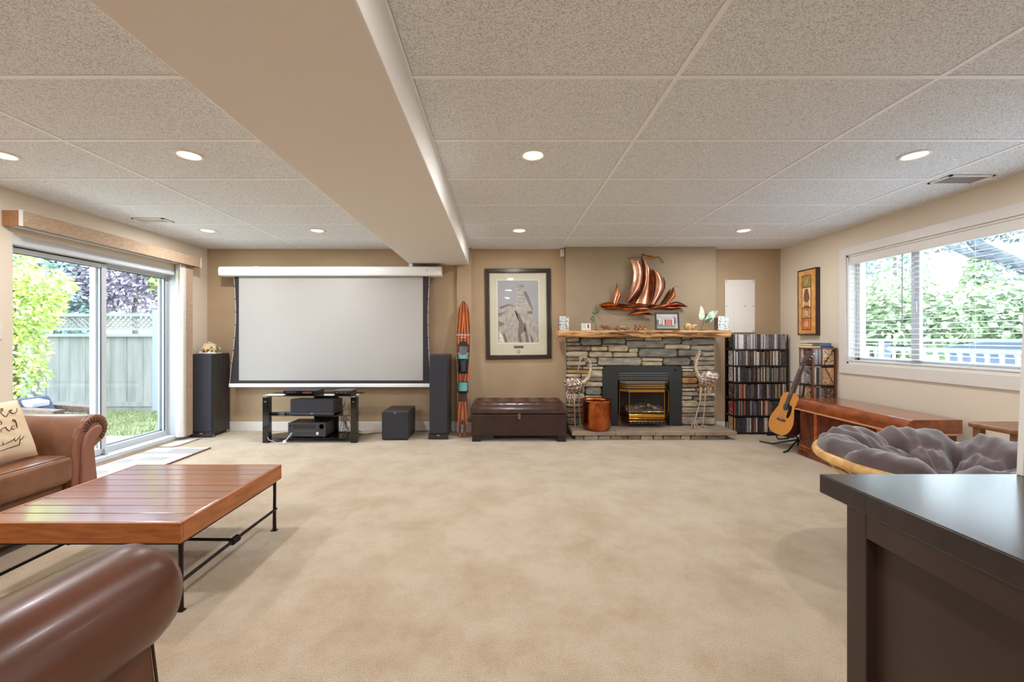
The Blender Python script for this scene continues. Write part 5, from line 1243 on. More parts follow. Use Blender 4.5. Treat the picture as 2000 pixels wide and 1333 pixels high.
# ------------------------------------------------------------------ cedar chest
cx0, cx1, cy0, cy1 = 3.224, 3.665, 3.275, 4.475
ch = thing('wooden_chest', 'long polished reddish brown wooden chest with banded panels below the window', 'chest', ((cx0+cx1)/2, (cy0+cy1)/2, 0))
MB().box(cx0+.022, cx1-.01, cy0+.02, cy1-.02, .09, .492).build('body', m_mahog, ch, bevel=.003)
MB().box(cx0+.004, cx1, cy0, cy1, 0, .092).build('plinth', m_mahog, ch, bevel=.008)
MB().box(cx0+.012, cx1, cy0+.01, cy1-.01, .092, .104).build('base_bead', m_mahoglight, ch, bevel=.004)
def chestlid(): 
    n = 8; r = .075
    pl = [(cx1+.01, .492), (cx1+.01, .608)]+[(cx0+r-r*math.sin(PI/2*k/n), .608-r+r*math.cos(PI/2*k/n)) for k in range(n+1)]+[(cx0, .492)]
    return MB().prism(pl, lambda u, v, d: (u, d, v), cy0-.004, cy1+.004)
chestlid().build('lid', M('polished_lid_veneer', (150, 80, 42), .2, rgb2=(116, 56, 26), vs=6, st=(1.6, 1, 2), coat=.5, detail=7), ch, bevel=.003)
b = MB().box(cx0-.014, cx0+.03, cy0-.016, cy1+.012, .482, .496).box(cx0-.014, cx1+.012, cy0-.016, cy0+.02, .482, .496); b.build('lid_moulding', M('pale_worn_moulding', (196, 138, 96), .3), ch, bevel=.004)
for (y0, y1) in ((4.21, 4.25), (3.50, 3.54)): MB().box(cx0+.012, cx0+.024, y0, y1, .104, .482).build('inlay_band', m_mahoglight, ch, bevel=.002)
for (y0, y1) in ((4.262, 4.448), (3.90, 4.19), (3.56, 3.87), (3.30, 3.49)): MB().box(cx0+.016, cx0+.024, y0, y1, .125, .465).build('panel', M('crotch_veneer', (110, 46, 24), .22, rgb2=(66, 24, 12), vs=5, st=(1, 2, 1), coat=.4, detail=8), ch, bevel=.002)
MB().box(cx0+.012, cx0+.018, 3.87, 3.885, .44, .455).build('key_plate', m_brass, ch, bevel=.002)

# wooden stool by the window wall
st_ = thing('wooden_stool', 'low brown wooden stool standing on the floor below the window behind the round cushion', 'stool', (3.45, 2.77, 0))
MB().prism([(3.33, 2.62), (3.66, 2.62), (3.69, 2.65), (3.69, 2.90), (3.66, 2.93), (3.33, 2.93), (3.295, 2.90), (3.295, 2.65)], XYZ, .635, .668).build('seat', m_oakwood, st_, bevel=.010, seg=3)
for (x, y) in ((3.35, 2.67), (3.64, 2.67), (3.35, 2.88), (3.64, 2.88)): MB().box(x-.022, x+.022, y-.022, y+.022, 0, .636).build('leg', m_oakwood, st_, bevel=.004)
for y in (2.67, 2.88): MB().box(3.37, 3.62, y-.010, y+.010, .20, .235).build('stretcher', m_oakwood, st_, bevel=.003)

# ------------------------------------------------------------------ papasan chair
pcx, pcy, pz, PR = 2.36, 2.15, .60, .56
pa = thing('papasan_chair', 'round rattan papasan chair with deep grey mauve tufted cushion behind the dark cabinet', 'chair', (pcx, pcy, 0))
ringpts = lambda r, z, n=48: [(pcx+r*math.cos(2*PI*k/n), pcy+r*math.sin(2*PI*k/n), z) for k in range(n+1)]
MB().tube(ringpts(PR, pz), .026, 10, caps=False).build('rim', m_rattan, pa)
MB().tube(ringpts(PR*.60, pz-.20), .016, 8, caps=False).build('bowl_hoop', m_rattan, pa); MB().tube(ringpts(PR*.84, pz-.09), .012, 8, caps=False).build('bowl_hoop', m_rattan, pa)
for k in range(14):
    q_ = 2*PI*k/14; f_ = lambda r, z: (pcx+PR*r*math.cos(q_), pcy+PR*r*math.sin(q_), z)
    MB().tube([f_(1, pz), f_(.84, pz-.10), f_(.60, pz-.21), f_(.32, pz-.27)], .010, 6).build('rib', m_rattan, pa)
MB().tube(ringpts(PR*.32, pz-.27, 28), .016, 8, caps=False).build('bowl_hoop', m_rattan, pa)
MB().tube(ringpts(.40, .022), .02, 8, caps=False).build('base_ring', m_rattan, pa); MB().tube(ringpts(.235, .345), .018, 8, caps=False).build('neck_ring', m_rattan, pa)
for k in range(8):
    q_ = 2*PI*k/8+.2; MB().tube([(pcx+.40*math.cos(q_), pcy+.40*math.sin(q_), .02), (pcx+.235*math.cos(q_+.25), pcy+.235*math.sin(q_+.25), .345), (pcx+.40*math.cos(q_+.2), pcy+.40*math.sin(q_+.2), pz-.165)], .013, 7).build('base_cane', m_rattan, pa)
NT = 8; CR = .535
def cush(u, v):
    th = 2*PI*u; r = v
    lob = abs(math.sin(NT*th/2+.4)); seam = min(1, lob*1.5)**.6
    rr = r*CR
    bowl = pz-.215+.225*(r**1.8)
    puff = .165*max(0, 1-r**8)**.5*(.50+.50*seam*(min(1, r*2.2))+.5*(1-min(1, r*2.2)))
    tuf = .10*math.exp(-((r-.58)/.09)**2)*math.exp(-((lob)/.40)**2)+.05*math.exp(-((r-.24)/.09)**2)
    ring = .022*math.exp(-((r-.58)/.05)**2)
    wr = .007*math.sin(9*th+14*r)*math.sin(23*th-8*r)+.005*math.sin(41*th+6*r)+.005*math.sin(17*th-21*r)
    ex = 1+.055*seam*max(0, r-.75)*4
    return (pcx+rr*ex*math.cos(th), pcy+rr*ex*math.sin(th), bowl+puff-tuf-ring+wr*min(1, 3*r)*(r < .97)-.03*(1-seam)*r)
cu_ = thing('papasan_cushion', 'deep grey mauve corduroy cushion with tufts lying in the rattan bowl', 'cushion', (pcx, pcy, pz-.2))
MB().surf(lambda u, v: cush(u, .0005+v*.9995), 144, 40, cu=True).build('cover', m_mauve, cu_)
MB().surf(lambda u, v: (pcx+CR*v*math.cos(2*PI*u)*(1+.055*min(1, abs(math.sin(NT*PI*u+.4))*1.5)**.6*max(0, v-.75)*4), pcy+CR*v*math.sin(2*PI*u)*(1+.055*min(1, abs(math.sin(NT*PI*u+.4))*1.5)**.6*max(0, v-.75)*4), pz-.217+.225*(v**1.8)-.03*(1-min(1, abs(math.sin(NT*PI*u+.4))*1.5)**.6)*v), 72, 14, cu=True).build('underside', m_mauve, cu_)
for k in range(NT):
    th = (2*PI*k-.8)/NT; p_ = cush(th/(2*PI) % 1, .58); MB().ball((p_[0], p_[1], p_[2]+.004), (.016, .016, .010), 10, 6).build('tuft_button', m_mauve, cu_)

# ------------------------------------------------------------------ dark cabinet in front
ca = thing('dark_cabinet', 'dark espresso wood cabinet with glossy top and recessed side panel close to the viewer', 'cabinet', (1.3, .55, 0))
kx0, kx1, ky0, ky1, kz = .806, 1.95, .02, 1.035, .92
MB().box(kx0-.004, kx1, ky0-.01, ky1, kz-.046, kz).build('top', m_espressotop, ca, bevel=.003)
fy1 = .958
MB().box(kx0+.03, kx1-.02, ky0+.03, fy1-.02, .04, kz-.046).build('carcass', m_espresso, ca)
MB().box(kx0, kx0+.03, fy1-.051, fy1, 0, kz-.046).build('stile', m_espresso, ca, bevel=.002); MB().box(kx0, kx0+.03, ky0, ky0+.05, 0, kz-.046).build('stile', m_espresso, ca, bevel=.002)
MB().box(kx0, kx0+.03, ky0+.05, fy1-.051, kz-.10, kz-.046).build('rail', m_espresso, ca, bevel=.002); MB().box(kx0, kx0+.03, ky0+.05, fy1-.051, 0, .10).build('rail', m_espresso, ca, bevel=.002)
MB().box(kx0+.024, kx0+.031, ky0+.05, fy1-.051, .10, kz-.10).build('side_panel', m_espresso, ca)
MB().box(kx0+.03, kx1-.02, fy1-.022, fy1-.002, 0, kz-.046).build('back_board', m_espresso, ca)
# white edged board standing on the cabinet
bd = thing('leaning_board', 'white edged framed board standing upright on the far end of the dark cabinet', 'board', (1.290, 1.030, kz), rot=(0, math.radians(2.4), 0))
MB().box(0, .016, -.014, .0, 0, .62).build('frame_bar', m_white, bd, world=False, bevel=.002); MB().box(.50, .52, -.014, 0, 0, .62).build('frame_bar', m_white, bd, world=False, bevel=.002)
MB().box(.016, .50, -.014, 0, .60, .62).build('frame_bar', m_white, bd, world=False, bevel=.002); MB().box(.016, .50, -.014, 0, 0, .02).build('frame_bar', m_white, bd, world=False, bevel=.002)
MB().box(.018, .50, -.012, -.004, .02, .60).build('backing', M('kraft_backing', (150, 116, 84), .7), bd, world=False)

# ================================================================== LEFT SIDE
# coffee table
tx0, tx1, ty0, ty1, tz = -2.41, -1.447, 1.868, 2.735, .42
ct = thing('coffee_table', 'low plank topped coffee table of honey pine on a black iron base', 'table', ((tx0+tx1)/2, (ty0+ty1)/2, 0))
np_ = 9; pw = (ty1-ty0-.03)/np_
for k in range(np_):
    MB().box(tx0+.02, tx1-.018, ty0+.015+k*pw+.0025, ty0+.015+(k+1)*pw-.0025, tz-.022, tz).build('plank', m_pine, ct, bevel=.002)
MB().box(tx0+.02, tx1-.02, ty0+.02, ty1-.02, tz-.034, tz-.0225).build('underboard', m_pineside, ct)
for (x0, x1, y0, y1) in ((tx0, tx1, ty0, ty0+.0165), (tx0, tx1, ty1-.0165, ty1), (tx0, tx0+.0185, ty0+.0165, ty1-.0165), (tx1-.0165, tx1, ty0+.0165, ty1-.0165)):
    MB().box(x0, x1, y0, y1, tz-.093, tz+.001).build('apron', m_pineside, ct, bevel=.003)
for y in (ty0+.03, ty1-.05): MB().box(tx0+.02, tx1-.02, y, y+.02, tz-.112, tz-.095).build('iron_rail', m_iron, ct)
for x in (tx0+.03, tx1-.035): MB().box(x, x+.014, ty0+.03, ty1-.03, tz-.112, tz-.095).build('iron_rail', m_iron, ct)
LXs, LYs = (tx0+.035, tx1-.025), (ty0+.035, ty1-.04)
for x in LXs:
    for y in LYs:
        MB().tube([(x, y, tz-.10), (x+.001, y, .25), (x-.001, y, .10), (x, y, .0)], [.011, .0095, .0105, .012], 8).build('leg', m_iron, ct)
        MB().box(x-.02, x+.016, y-.012, y+.012, 0, .006).build('foot', m_iron, ct)
    MB().tube([(x, LYs[0]-.02, .135), (x, (ty0+ty1)/2-.08, .138), (x, (ty0+ty1)/2+.08, .138), (x, LYs[1]+.02, .135)], .0085, 8).build('stretcher', m_iron, ct)
    ym = (ty0+ty1)/2-.01
    for dy in (-.02, 0, .02): MB().lathe([(.010, -.007), (.020, -.004), (.020, .004), (.010, .007)], (x, ym+dy, .138), 12, R=R90).build('collar_knot', m_iron, ct)
MB().tube([(LXs[0], (ty0+ty1)/2-.01, .138), (-1.95, (ty0+ty1)/2-.01, .142), (LXs[1], (ty0+ty1)/2-.01, .138)], .0085, 8).build('cross_stretcher', m_iron, ct)

# ------------------------------------------------------------------ loveseat by the door
so = thing('leather_loveseat', 'caramel leather loveseat with a pleated scroll arm beside the coffee table', 'sofa', (-3.28, 2.1, 0))
SX0, SX1 = -3.78, -2.80
prof_a = [(2.885, .05), (2.882, .25), (2.866, .40), (2.858, .505), (2.885, .525), (2.925, .55), (2.950, .60), (2.955, .645), (2.938, .695), (2.905, .722), (2.868, .730), (2.83, .722), (2.79, .698), (2.752, .655), (2.727, .59), (2.712, .50), (2.704, .40), (2.700, .05)]
def arm_obj(mir, nm='arm'):
    f_ = (lambda y: y) if not mir else (lambda y: 2*2.08-y)
    pa_ = [(f_(y), z) for y, z in prof_a]
    o = MB().prism(pa_, lambda u, v, d: (d, u, v), SX0+.05, SX1-.02, sm=True).build(nm, m_leather, so, bevel=.02, seg=3)
    cy_ = sum(p[0] for p in pa_)/len(pa_)
    MB().prism(pa_, lambda u, v, d: (d, u, v), SX1-.03, SX1-.004).build('arm_front', M('arm_front_leather', (150, 98, 76), .42, rgb2=(130, 82, 62), vs=8, bump=.15, bs=160, bd=.002), so, bevel=.012, seg=3)
    ins_ = [(f_(y), z) for y, z in ((2.852, .05), (2.846, .30), (2.835, .46), (2.83, .53), (2.845, .565), (2.878, .585), (2.90, .615), (2.898, .645), (2.872, .662), (2.832, .655), (2.793, .63), (2.765, .575), (2.752, .48), (2.745, .30), (2.742, .05))]
    MB().prism(smooth_poly(ins_, 1), lambda u, v, d: (d, u, v), SX1-.012, SX1+.016, front_scale=.96).build('scroll_panel', M('scroll_panel_leather', (146, 96, 78), .42, bump=.15, bs=160, bd=.002), so, bevel=.012, seg=3)
    c0 = (f_(2.855), .625); b = MB()
    for k in range(15):
        q_ = math.radians(-55+k*16.5); r0, r1 = .052, .088
        s_ = -1 if mir else 1
        p0 = (SX1+.0, c0[0]+s_*r0*math.cos(q_), c0[1]+r0*math.sin(q_)); p1 = (SX1-.003, c0[0]+s_*r1*1.0*math.cos(q_), c0[1]+r1*math.sin(q_))
        b.tube([p0, p1], [.0045, .0015], 5)
    b.build('pleat_fold', m_stain, so, kind='stuff')
arm_obj(False); arm_obj(True)
MB().box(SX0+.02, SX1-.05, 1.46, 2.70, .05, .31).build('base', m_leather, so, bevel=.02, seg=3)
for x in (SX0+.06, SX1-.10):
    for y in (1.30, 2.82): MB().box(x-.03, x+.03, y-.03, y+.03, 0, .055).build('foot', m_leatherdark, so, bevel=.004)
for (y0, y1) in ((1.465, 2.078), (2.082, 2.697)):
    def sc_(u, v, y0=y0, y1=y1):
        a_ = 2*PI*u
        return None
    MB().box(-3.50, SX1+.03, y0, y1, .318, .50).build('seat_cushion', m_leather, so, bevel=.045, seg=4)
    MB().box(-3.56, -3.36, y0, y1, .40, .86).build('back_cushion', m_leather, so, bevel=.06, seg=4)
    b = MB(); yy0, yy1 = y0+.03, y1-.03; b.tube([(SX1+.006, yy0, .492), (SX1+.006, yy1, .492)], .004, 6); b.build('welt', m_stain, so)
MB().box(SX0, -3.54, 1.30, 2.86, .05, .84).build('back', m_leather, so, bevel=.05, seg=4)
# lettered pillow
pil = thing('lettered_pillow', 'cream pillow with black script lettering leaning on the caramel loveseat', 'pillow', (-3.0, 2.43, .505))
PW, PH = .215, .19
pr = math.atan2(.13, .34)
def pil_pt(u, v, side):
    e_ = max(0, (1-abs(u)**3.2))*max(0, (1-abs(v)**3.2)); th = .07*e_**.55
    pin = 1-.05*(1-abs(v)**2)*(abs(u) > .0)*abs(u)**4-.0
    y = 2.435+PW*u*(1-.045*(1-v*v)*abs(u)); zz = PH*v*(1-.045*(1-u*u)*abs(v))
    hh = zz+PH
    base = Vector((-2.965-hh*math.sin(pr), y, .508+hh*math.cos(pr)))
    nrm = Vector((math.cos(pr), 0, math.sin(pr)))
    return base+nrm*(th*side+.0015*math.sin(9*u+17*v)*e_)
b = MB(); b.surf(lambda u, v: pil_pt(2*u-1, 2*v-1, 1), 28, 28); b.surf(lambda u, v: pil_pt(2*u-1, 2*v-1, -1), 28, 28)
b.build('cover', M('cream_linen', (222, 198, 166), .85, rgb2=(212, 186, 152), vs=5, bump=.2, bs=300, bd=.001), pil)
m_ink = M('dark_brown_ink', (62, 42, 34), .7)
def stroke(pxs, r=.0022):
    P_ = []
    for (x, y) in pxs:
        px, py = x/10.25, 770+y/10.25
        X = -2.93
        for _ in range(4):
            Yv = -X*F/(VX-px)*-1 if False else (-X)*F/(VX-px); Zv = CH-(py-VY)*Yv/F
            u = (Yv-2.435)/PW; v = max(-.98, min(.98, ((Zv-.508)/math.cos(pr)-PH)/PH)); u = max(-1.3, min(.97, u))
            X = pil_pt(max(-.99, u), v, 1).x
        P_.append(pil_pt(max(-.99, u), v, 1)+Vector((math.cos(pr), 0, math.sin(pr)))*.002)
    return MB().tube(P_, r if isinstance(r, list) else [r*(.45+.75*math.sin(PI*i/max(1, len(P_)-1))) for i in range(len(P_))], 5)
for s_ in ([(0, 400), (20, 340), (45, 345), (45, 380), (20, 420), (0, 430)], [(0, 430), (40, 480), (100, 530), (130, 520), (160, 470), (180, 430)], [(180, 430), (190, 395), (230, 370), (240, 390), (180, 400), (215, 440), (270, 460), (320, 435), (350, 390), (340, 330)],
           [(0, 610), (30, 660), (20, 690), (0, 690)], [(20, 860), (15, 800), (40, 780), (110, 745), (130, 790), (180, 830), (215, 800), (225, 760)], [(300, 710), (240, 730), (225, 775), (270, 790), (320, 750)], [(300, 640), (255, 620), (260, 590), (290, 590), (330, 660), (345, 750), (360, 765)],
           [(0, 1125), (60, 1100), (50, 1050)], [(60, 1110), (160, 1055), (220, 1030), (280, 990), (300, 960)], [(300, 960), (280, 1000), (310, 1030), (350, 990), (390, 940)], [(405, 900), (400, 980), (395, 1060), (385, 1100), (300, 1125), (180, 1165), (60, 1210), (0, 1230)], [(400, 1020), (450, 970), (490, 905)]):
    stroke(s_).build('script_letter', m_ink, pil, fix=False)

# ------------------------------------------------------------------ glossy arm of the nearest armchair
ac = thing('leather_armchair', 'dark glossy brown leather armchair with fat roll arm closest to the viewer', 'armchair', (-1.55, .70, 0))
def roll(xc, sgn):
    n = 26; P_ = []; R_ = []
    for k in range(n+1):
        s_ = k/n; y = .16+1.085*s_
        if s_ > .86: q_ = (s_-.86)/.14; rr = .148*math.sqrt(max(0, 1-q_**2.6))
        else: rr = .148
        P_.append((xc, y, (.60-.065*s_))); R_.append(max(rr, .004))
    return MB().tube(P_, R_, 28).build('roll_arm', m_leather2, ac)
roll(-1.035, 1); roll(-2.40, -1)
def armbase(x0, x1, flare):
    pl = [(x0, .05), (x1+flare, .05), (x1+flare*.6, .28), (x1, .46), (x1-.02, .52), (x0+.02, .52), (x0, .4)]
    MB().prism(pl, lambda u, v, d: (u, d, v), .18, 1.135).build('arm_base', m_leather2, ac, bevel=.005, seg=2)
    MB().tube([(x1+flare+.002, 1.137, .06), (x1+flare*.6+.002, 1.137, .28), (x1+.002, 1.137, .45)], .004, 6).build('arm_welt', m_stain, ac)
armbase(-1.13, -.965, .035); armbase(-2.45, -2.30, 0)
MB().box(-2.31, -1.12, .20, 1.12, .06, .27).build('base', m_leatherdark, ac, bevel=.015)
MB().box(-2.295, -1.135, .36, 1.14, .272, .445).build('seat_cushion', m_leather2, ac, bevel=.05, seg=4)
MB().box(-2.295, -1.135, .13, .36, .272, .80).build('back_cushion', m_leather2, ac, bevel=.07, seg=4)
for x in (-2.38, -1.03):
    for y in (.24, 1.06): MB().box(x-.03, x+.03, y-.03, y+.03, 0, .062).build('foot', m_leatherdark, ac, bevel=.004)

# ------------------------------------------------------------------ rugs by the door
m_rug = M('pale_grey_rug', (206, 200, 194), .95, rgb2=(194, 188, 183), vs=40, bump=.3, bs=260, bd=.003); m_rugband = M('taupe_rug_block', (166, 157, 150), .95, rgb2=(154, 145, 138), vs=60); m_rugedge = M('brown_rug_binding', (120, 86, 70), .9); m_rugedge2 = M('beige_rug_binding', (190, 166, 142), .9)
rg = thing('striped_rug', 'pale flat rug with taupe blocks and a brown bound edge before the door', 'rug', (-3.58, 3.9, 0))
MB().box(-3.90, -3.30, 3.10, 4.69, 0, .011).build('pile', m_rug, rg)
MB().box(-3.30, -3.282, 3.10, 4.69, 0, .015).build('binding', m_rugedge, rg, bevel=.003)
for (x0, x1, y0, y1) in ((-3.90, -3.31, 4.44, 4.52), (-3.66, -3.31, 4.52, 4.64), (-3.70, -3.44, 4.20, 4.32), (-3.87, -3.72, 4.10, 4.24), (-3.86, -3.66, 3.76, 3.88), (-3.64, -3.46, 3.50, 3.60)): MB().box(x0, x1, y0, y1, .009, .0125).build('woven_block', m_rugband, rg, fix=False)
mt2 = thing('door_mat', 'small pale mat with beige bound corner under the stacked door blind', 'mat', (-3.85, 4.97, 0))
MB().prism([(-3.94, 4.75), (-3.80, 4.735), (-3.76, 4.75), (-3.735, 4.80), (-3.735, 5.15), (-3.94, 5.15)], XYZ, 0, .009).build('pile', m_rug, mt2)
MB().tube([(-3.94, 4.748, .008), (-3.80, 4.733, .008), (-3.757, 4.748, .008), (-3.732, 4.80, .008), (-3.732, 5.15, .008)], .0085, 6).build('binding', m_rugedge2, mt2)

# ================================================================== OUTSIDE
m_lawn = M('lawn_green', (128, 126, 92), .95, rgb2=(106, 112, 76), vs=6, bump=.5, bs=40, bd=.03)
m_conc = M('pale_concrete', (232, 222, 206), .9, rgb2=(222, 212, 196), vs=3)
GZ = -.08
struct(MB().box(-22, XL-.2, -6, 22, GZ-.3, GZ-.02), 'ground_lawn', m_lawn)
struct(MB().box(-5.9, XL-.18, .5, 5.62, GZ-.1, GZ), 'patio_slab', m_conc)
rnd = random.Random(9); b = MB()
for k in range(9000):
    x = rnd.uniform(-9.2, -4.3); y = rnd.uniform(5.65, 7.6); a_ = rnd.uniform(0, PI); h = rnd.uniform(.02, .05); dx, dy = .006*math.cos(a_), .006*math.sin(a_)
    b.add([(x-dx, y-dy, GZ-.02), (x+dx, y+dy, GZ-.02), (x+rnd.uniform(-.02, .02), y+rnd.uniform(-.02, .02), GZ-.02+h)], [(0, 1, 2)])
tag(b.build('lawn_grass', M('grass_blades', (130, 132, 88), .9, rgb2=(106, 116, 70), vs=3), None, fix=False), 'short sunlit grass growing between the patio and the fence', 'grass', kind='stuff')
# fence with lattice top
m_fence = M('weathered_pale_fence', (136, 134, 131), .85, rgb2=(116, 116, 113), vs=4, st=(2, 2, .25), detail=6); m_fpost = M('pale_blue_fence_post', (134, 140, 148), .8)
FY = 7.7
fe = thing('lattice_fence', 'pale grey board fence with a lattice top beyond the lawn', 'fence', (-8.2, FY, GZ-.02))
x = -12.0; rnd = random.Random(2)
while x < -4.3:
    wd = rnd.choice((.14, .19, .24, .3)); MB().box(x+.003, x+wd-.003, FY+rnd.uniform(0, .01), FY+.03, .03, 1.30).build('plank', m_fence, fe, fix=False); x += wd
for (z0, z1, y0, y1) in ((1.28, 1.335, FY-.05, FY+.05), (1.40, 1.44, FY-.03, FY+.03), (1.655, 1.71, FY-.045, FY+.045), (-.02, .07, FY-.03, FY+.03)): MB().box(-12, -4.2, y0, y1, z0, z1).build('rail', m_fpost if z0 > 1.2 else m_fence, fe)
MB().box(-12, -4.2, FY+.005, FY+.03, -.1, -.02).build('kick_board', m_fence, fe)
b = MB(); x = -12.0
while x < -4.2:
    for s_ in (1, -1):
        c = Vector((x+.12, FY+.006*s_, 1.548)); b.obox(c, (.016, .005, .165), Matrix.Rotation(s_*PI/4, 3, 'Y'))
    x += .095
b.build('lattice', m_fence, fe, fix=False, kind='stuff')
for xp in (-11.1, -8.72, -6.34, -4.3):
    MB().box(xp-.07, xp+.07, FY-.10, FY+.04, -.1, 1.80).box(xp-.09, xp+.09, FY-.12, FY+.06, 1.80, 1.835).build('post', m_fpost, fe, bevel=.006)
# foliage
def leaves(b, n, c, r, size, rnd, shape='ball', droop=0.2, mats=1):
    for _ in range(n):
        while True:
            p = Vector((rnd.uniform(-1, 1), rnd.uniform(-1, 1), rnd.uniform(-1, 1)))
            L = p.length
            if L <= 1 and L > .35: break
        if shape == 'cone': 
            k = (1-p.z)/2; p.x *= k**.8+.05; p.y *= k**.8+.05
        q_ = Vector((c[0]+p.x*r[0], c[1]+p.y*r[1], c[2]+p.z*r[2]))
        d = Vector((p.x+rnd.uniform(-.7, .7), p.y+rnd.uniform(-.7, .7), rnd.uniform(-.7, .4)-droop)).normalized()
        s_ = d.cross(Vector((rnd.uniform(-1, 1), rnd.uniform(-1, 1), 1))).normalized(); Ls = size*rnd.uniform(.6, 1.3)
        b.add([q_, q_+d*Ls*.5+s_*Ls*.28, q_+d*Ls, q_+d*Ls*.5-s_*Ls*.28], [(0, 1, 2, 3)], rnd.randrange(mats))
def tree(name, label, blobs, size, mats, trunk, cat='tree', shape='ball', seed=1, tm=None, group=None, droop=.2, dens=1.0):
    rnd = random.Random(seed); t = thing(name, label, cat, (trunk[0][0], trunk[0][1], trunk[0][2]), group=group); b = MB()
    for (c, r, n) in blobs: leaves(b, int(n*dens), c, r, size, rnd, shape, droop, len(mats))
    b.build('foliage', mats, t, fix=False)
    MB().tube(trunk, [.09-.07*i/max(1, len(trunk)-1) for i in range(len(trunk))] if tm is None else tm, 8).build('trunk', M(name+'_bark', (120, 104, 92), .9), t)
    return t
def fol(name, a, b_): return [M(name+'_light', a, .6, sheen=.1), M(name+'_mid', tuple((p+q_)//2 for p, q_ in zip(a, b_)), .6), M(name+'_deep', b_, .6)]
f_yel = fol('yellow_green_leaf', (236, 240, 160), (160, 186, 96)); f_blue = fol('blue_spruce_needle', (180, 204, 198), (130, 156, 150)); f_plum = fol('plum_leaf', (200, 188, 206), (152, 138, 160)); f_green = fol('fresh_green_leaf', (214, 234, 150), (130, 164, 84)); f_dk = fol('hedge_leaf', (196, 208, 166), (146, 162, 128)); f_con = fol('conifer_leaf', (170, 190, 182), (128, 150, 144))
tree('maple_shrub', 'yellow green leafy shrub in front of the fence', [((-7.45, 6.3, 1.75), (.62, .5, .52), 2600), ((-7.6, 6.35, 1.1), (.5, .4, .5), 1500), ((-7.0, 6.25, 2.05), (.45, .35, .3), 1100), ((-7.7, 6.4, 2.5), (.42, .4, .55), 1300), ((-7.35, 6.3, .7), (.35, .3, .35), 600)], .085, f_yel, [(-7.5, 6.35, GZ), (-7.5, 6.35, .8), (-7.5, 6.35, 2.2)], seed=3, cat='shrub')
tree('blue_spruce', 'pale blue green spruce rising behind the lattice fence', [((-10.9, 10, 3.0), (1.5, 1.2, 2.6), 9000)], .16, f_blue, [(-10.9, 10, GZ), (-10.9, 10, 5)], shape='cone', seed=4, droop=.1)
tree('plum_tree', 'purple leaved plum tree behind the lattice fence', [((-9.5, 10.6, 3.0), (1.3, 1.1, 1.1), 5200), ((-8.5, 10.4, 3.1), (.9, .8, .85), 3200), ((-10.2, 10.4, 2.4), (.7, .6, .5), 1500), ((-9.3, 10.4, 4.3), (1.6, 1, .8), 3500)], .13, f_plum, [(-9.3, 10.6, GZ), (-9.4, 10.6, 2), (-9.2, 10.6, 3.4)], seed=5)
tree('green_tree', 'bright green leafy tree behind the fence post', [((-7.75, 10.2, 3.0), (.75, .7, 1.0), 3600), ((-7.4, 10.2, 2.2), (.6, .6, .6), 1500)], .12, f_green, [(-7.7, 10.2, GZ), (-7.7, 10.2, 3)], seed=6)
tree('dark_conifer', 'grey green conifer far behind the yellow shrub', [((-13.2, 11.5, 3.4), (1.7, 1.3, 3.4), 7000)], .18, f_con, [(-13.2, 11.5, GZ), (-13.2, 11.5, 6)], shape='cone', seed=7)
# patio chair outside the door
pf = thing('patio_chair', 'brown armed patio chair with navy cushion outside the sliding door', 'patio chair', (-4.85, 4.3, GZ))
m_navy = M('navy_cushion', (62, 70, 92), .8); m_pale = M('pale_lilac_cushion', (214, 212, 226), .8); m_wick = M('brown_wicker', (112, 90, 76), .7, rgb2=(84, 66, 56), vs=40)
for (y, za) in ((4.22, .50), (4.62, .475)):
    MB().obox((-4.78, y, za), (.27, .055, .035), Matrix.Rotation(.06, 3, 'Y')).build('armrest', m_wick, pf, bevel=.008)
    for x in (-5.0, -4.56): MB().box(x-.03, x+.03, y-.03, y+.03, GZ, .46).build('leg', m_wick, pf)
MB().box(-5.08, -4.52, 4.13, 4.63, .14, .22).build('seat', m_wick, pf)
MB().box(-5.06, -4.53, 4.16, 4.60, .22, .36).build('seat_cushion', m_navy, pf, bevel=.03, seg=3)
MB().obox((-4.95, 4.34, .46), (.06, .22, .17), Matrix.Rotation(-.5, 3, 'Y')).build('back_cushion', m_navy, pf, bevel=.03, seg=3)
MB().obox((-4.92, 4.36, .57), (.07, .09, .03), Matrix.Rotation(.2, 3, 'Y')).build('folded_throw', m_pale, pf, bevel=.015, seg=3)

# deck side: railing, covered furniture, garden
m_deck = M('grey_deck_boards', (190, 196, 200), .8, rgb2=(170, 176, 182), vs=5, st=(6, .3, 1)); m_rail = M('pale_blue_rail', (128, 138, 152), .6); m_balu = M('white_baluster', (168, 168, 170), .6)
struct(MB().box(XR+.2, 8.6, -4, 16, .05, .30), 'deck_floor', m_deck)
struct(MB().box(8.6, 40, -20, 40, -.4, -.05), 'ground_garden', m_lawn)
RX = 6.0
dr = thing('deck_railing', 'pale blue deck railing with white sawn balusters outside the window', 'railing', (RX, 5, .30))
MB().box(RX-.06, RX+.06, 1.5, 11, 1.205, 1.245).build('top_rail', m_rail, dr, bevel=.006); MB().box(RX-.02, RX+.02, 1.5, 11, 1.06, 1.125).build('upper_rail', m_rail, dr, bevel=.004); MB().box(RX-.02, RX+.02, 1.5, 11, .40, .46).build('lower_rail', m_rail, dr, bevel=.004)
for y in (2.2, 4.3, 6.43, 8.6, 10.7): MB().box(RX-.05, RX+.05, y-.05, y+.05, .30, 1.21).build('post', m_rail, dr, bevel=.005)
bp_ = [(-.052, 0), (.052, 0), (.052, .06), (.020, .20), (.016, .26), (.052, .34), (.060, .39), (.052, .44), (.016, .52), (.020, .58), (.052, .72), (.052, .78), (-.052, .78)]+[(-x, z) for x, z in [(.052, .72), (.020, .58), (.016, .52), (.052, .44), (.060, .39), (.052, .34), (.016, .26), (.020, .20), (.052, .06)]]
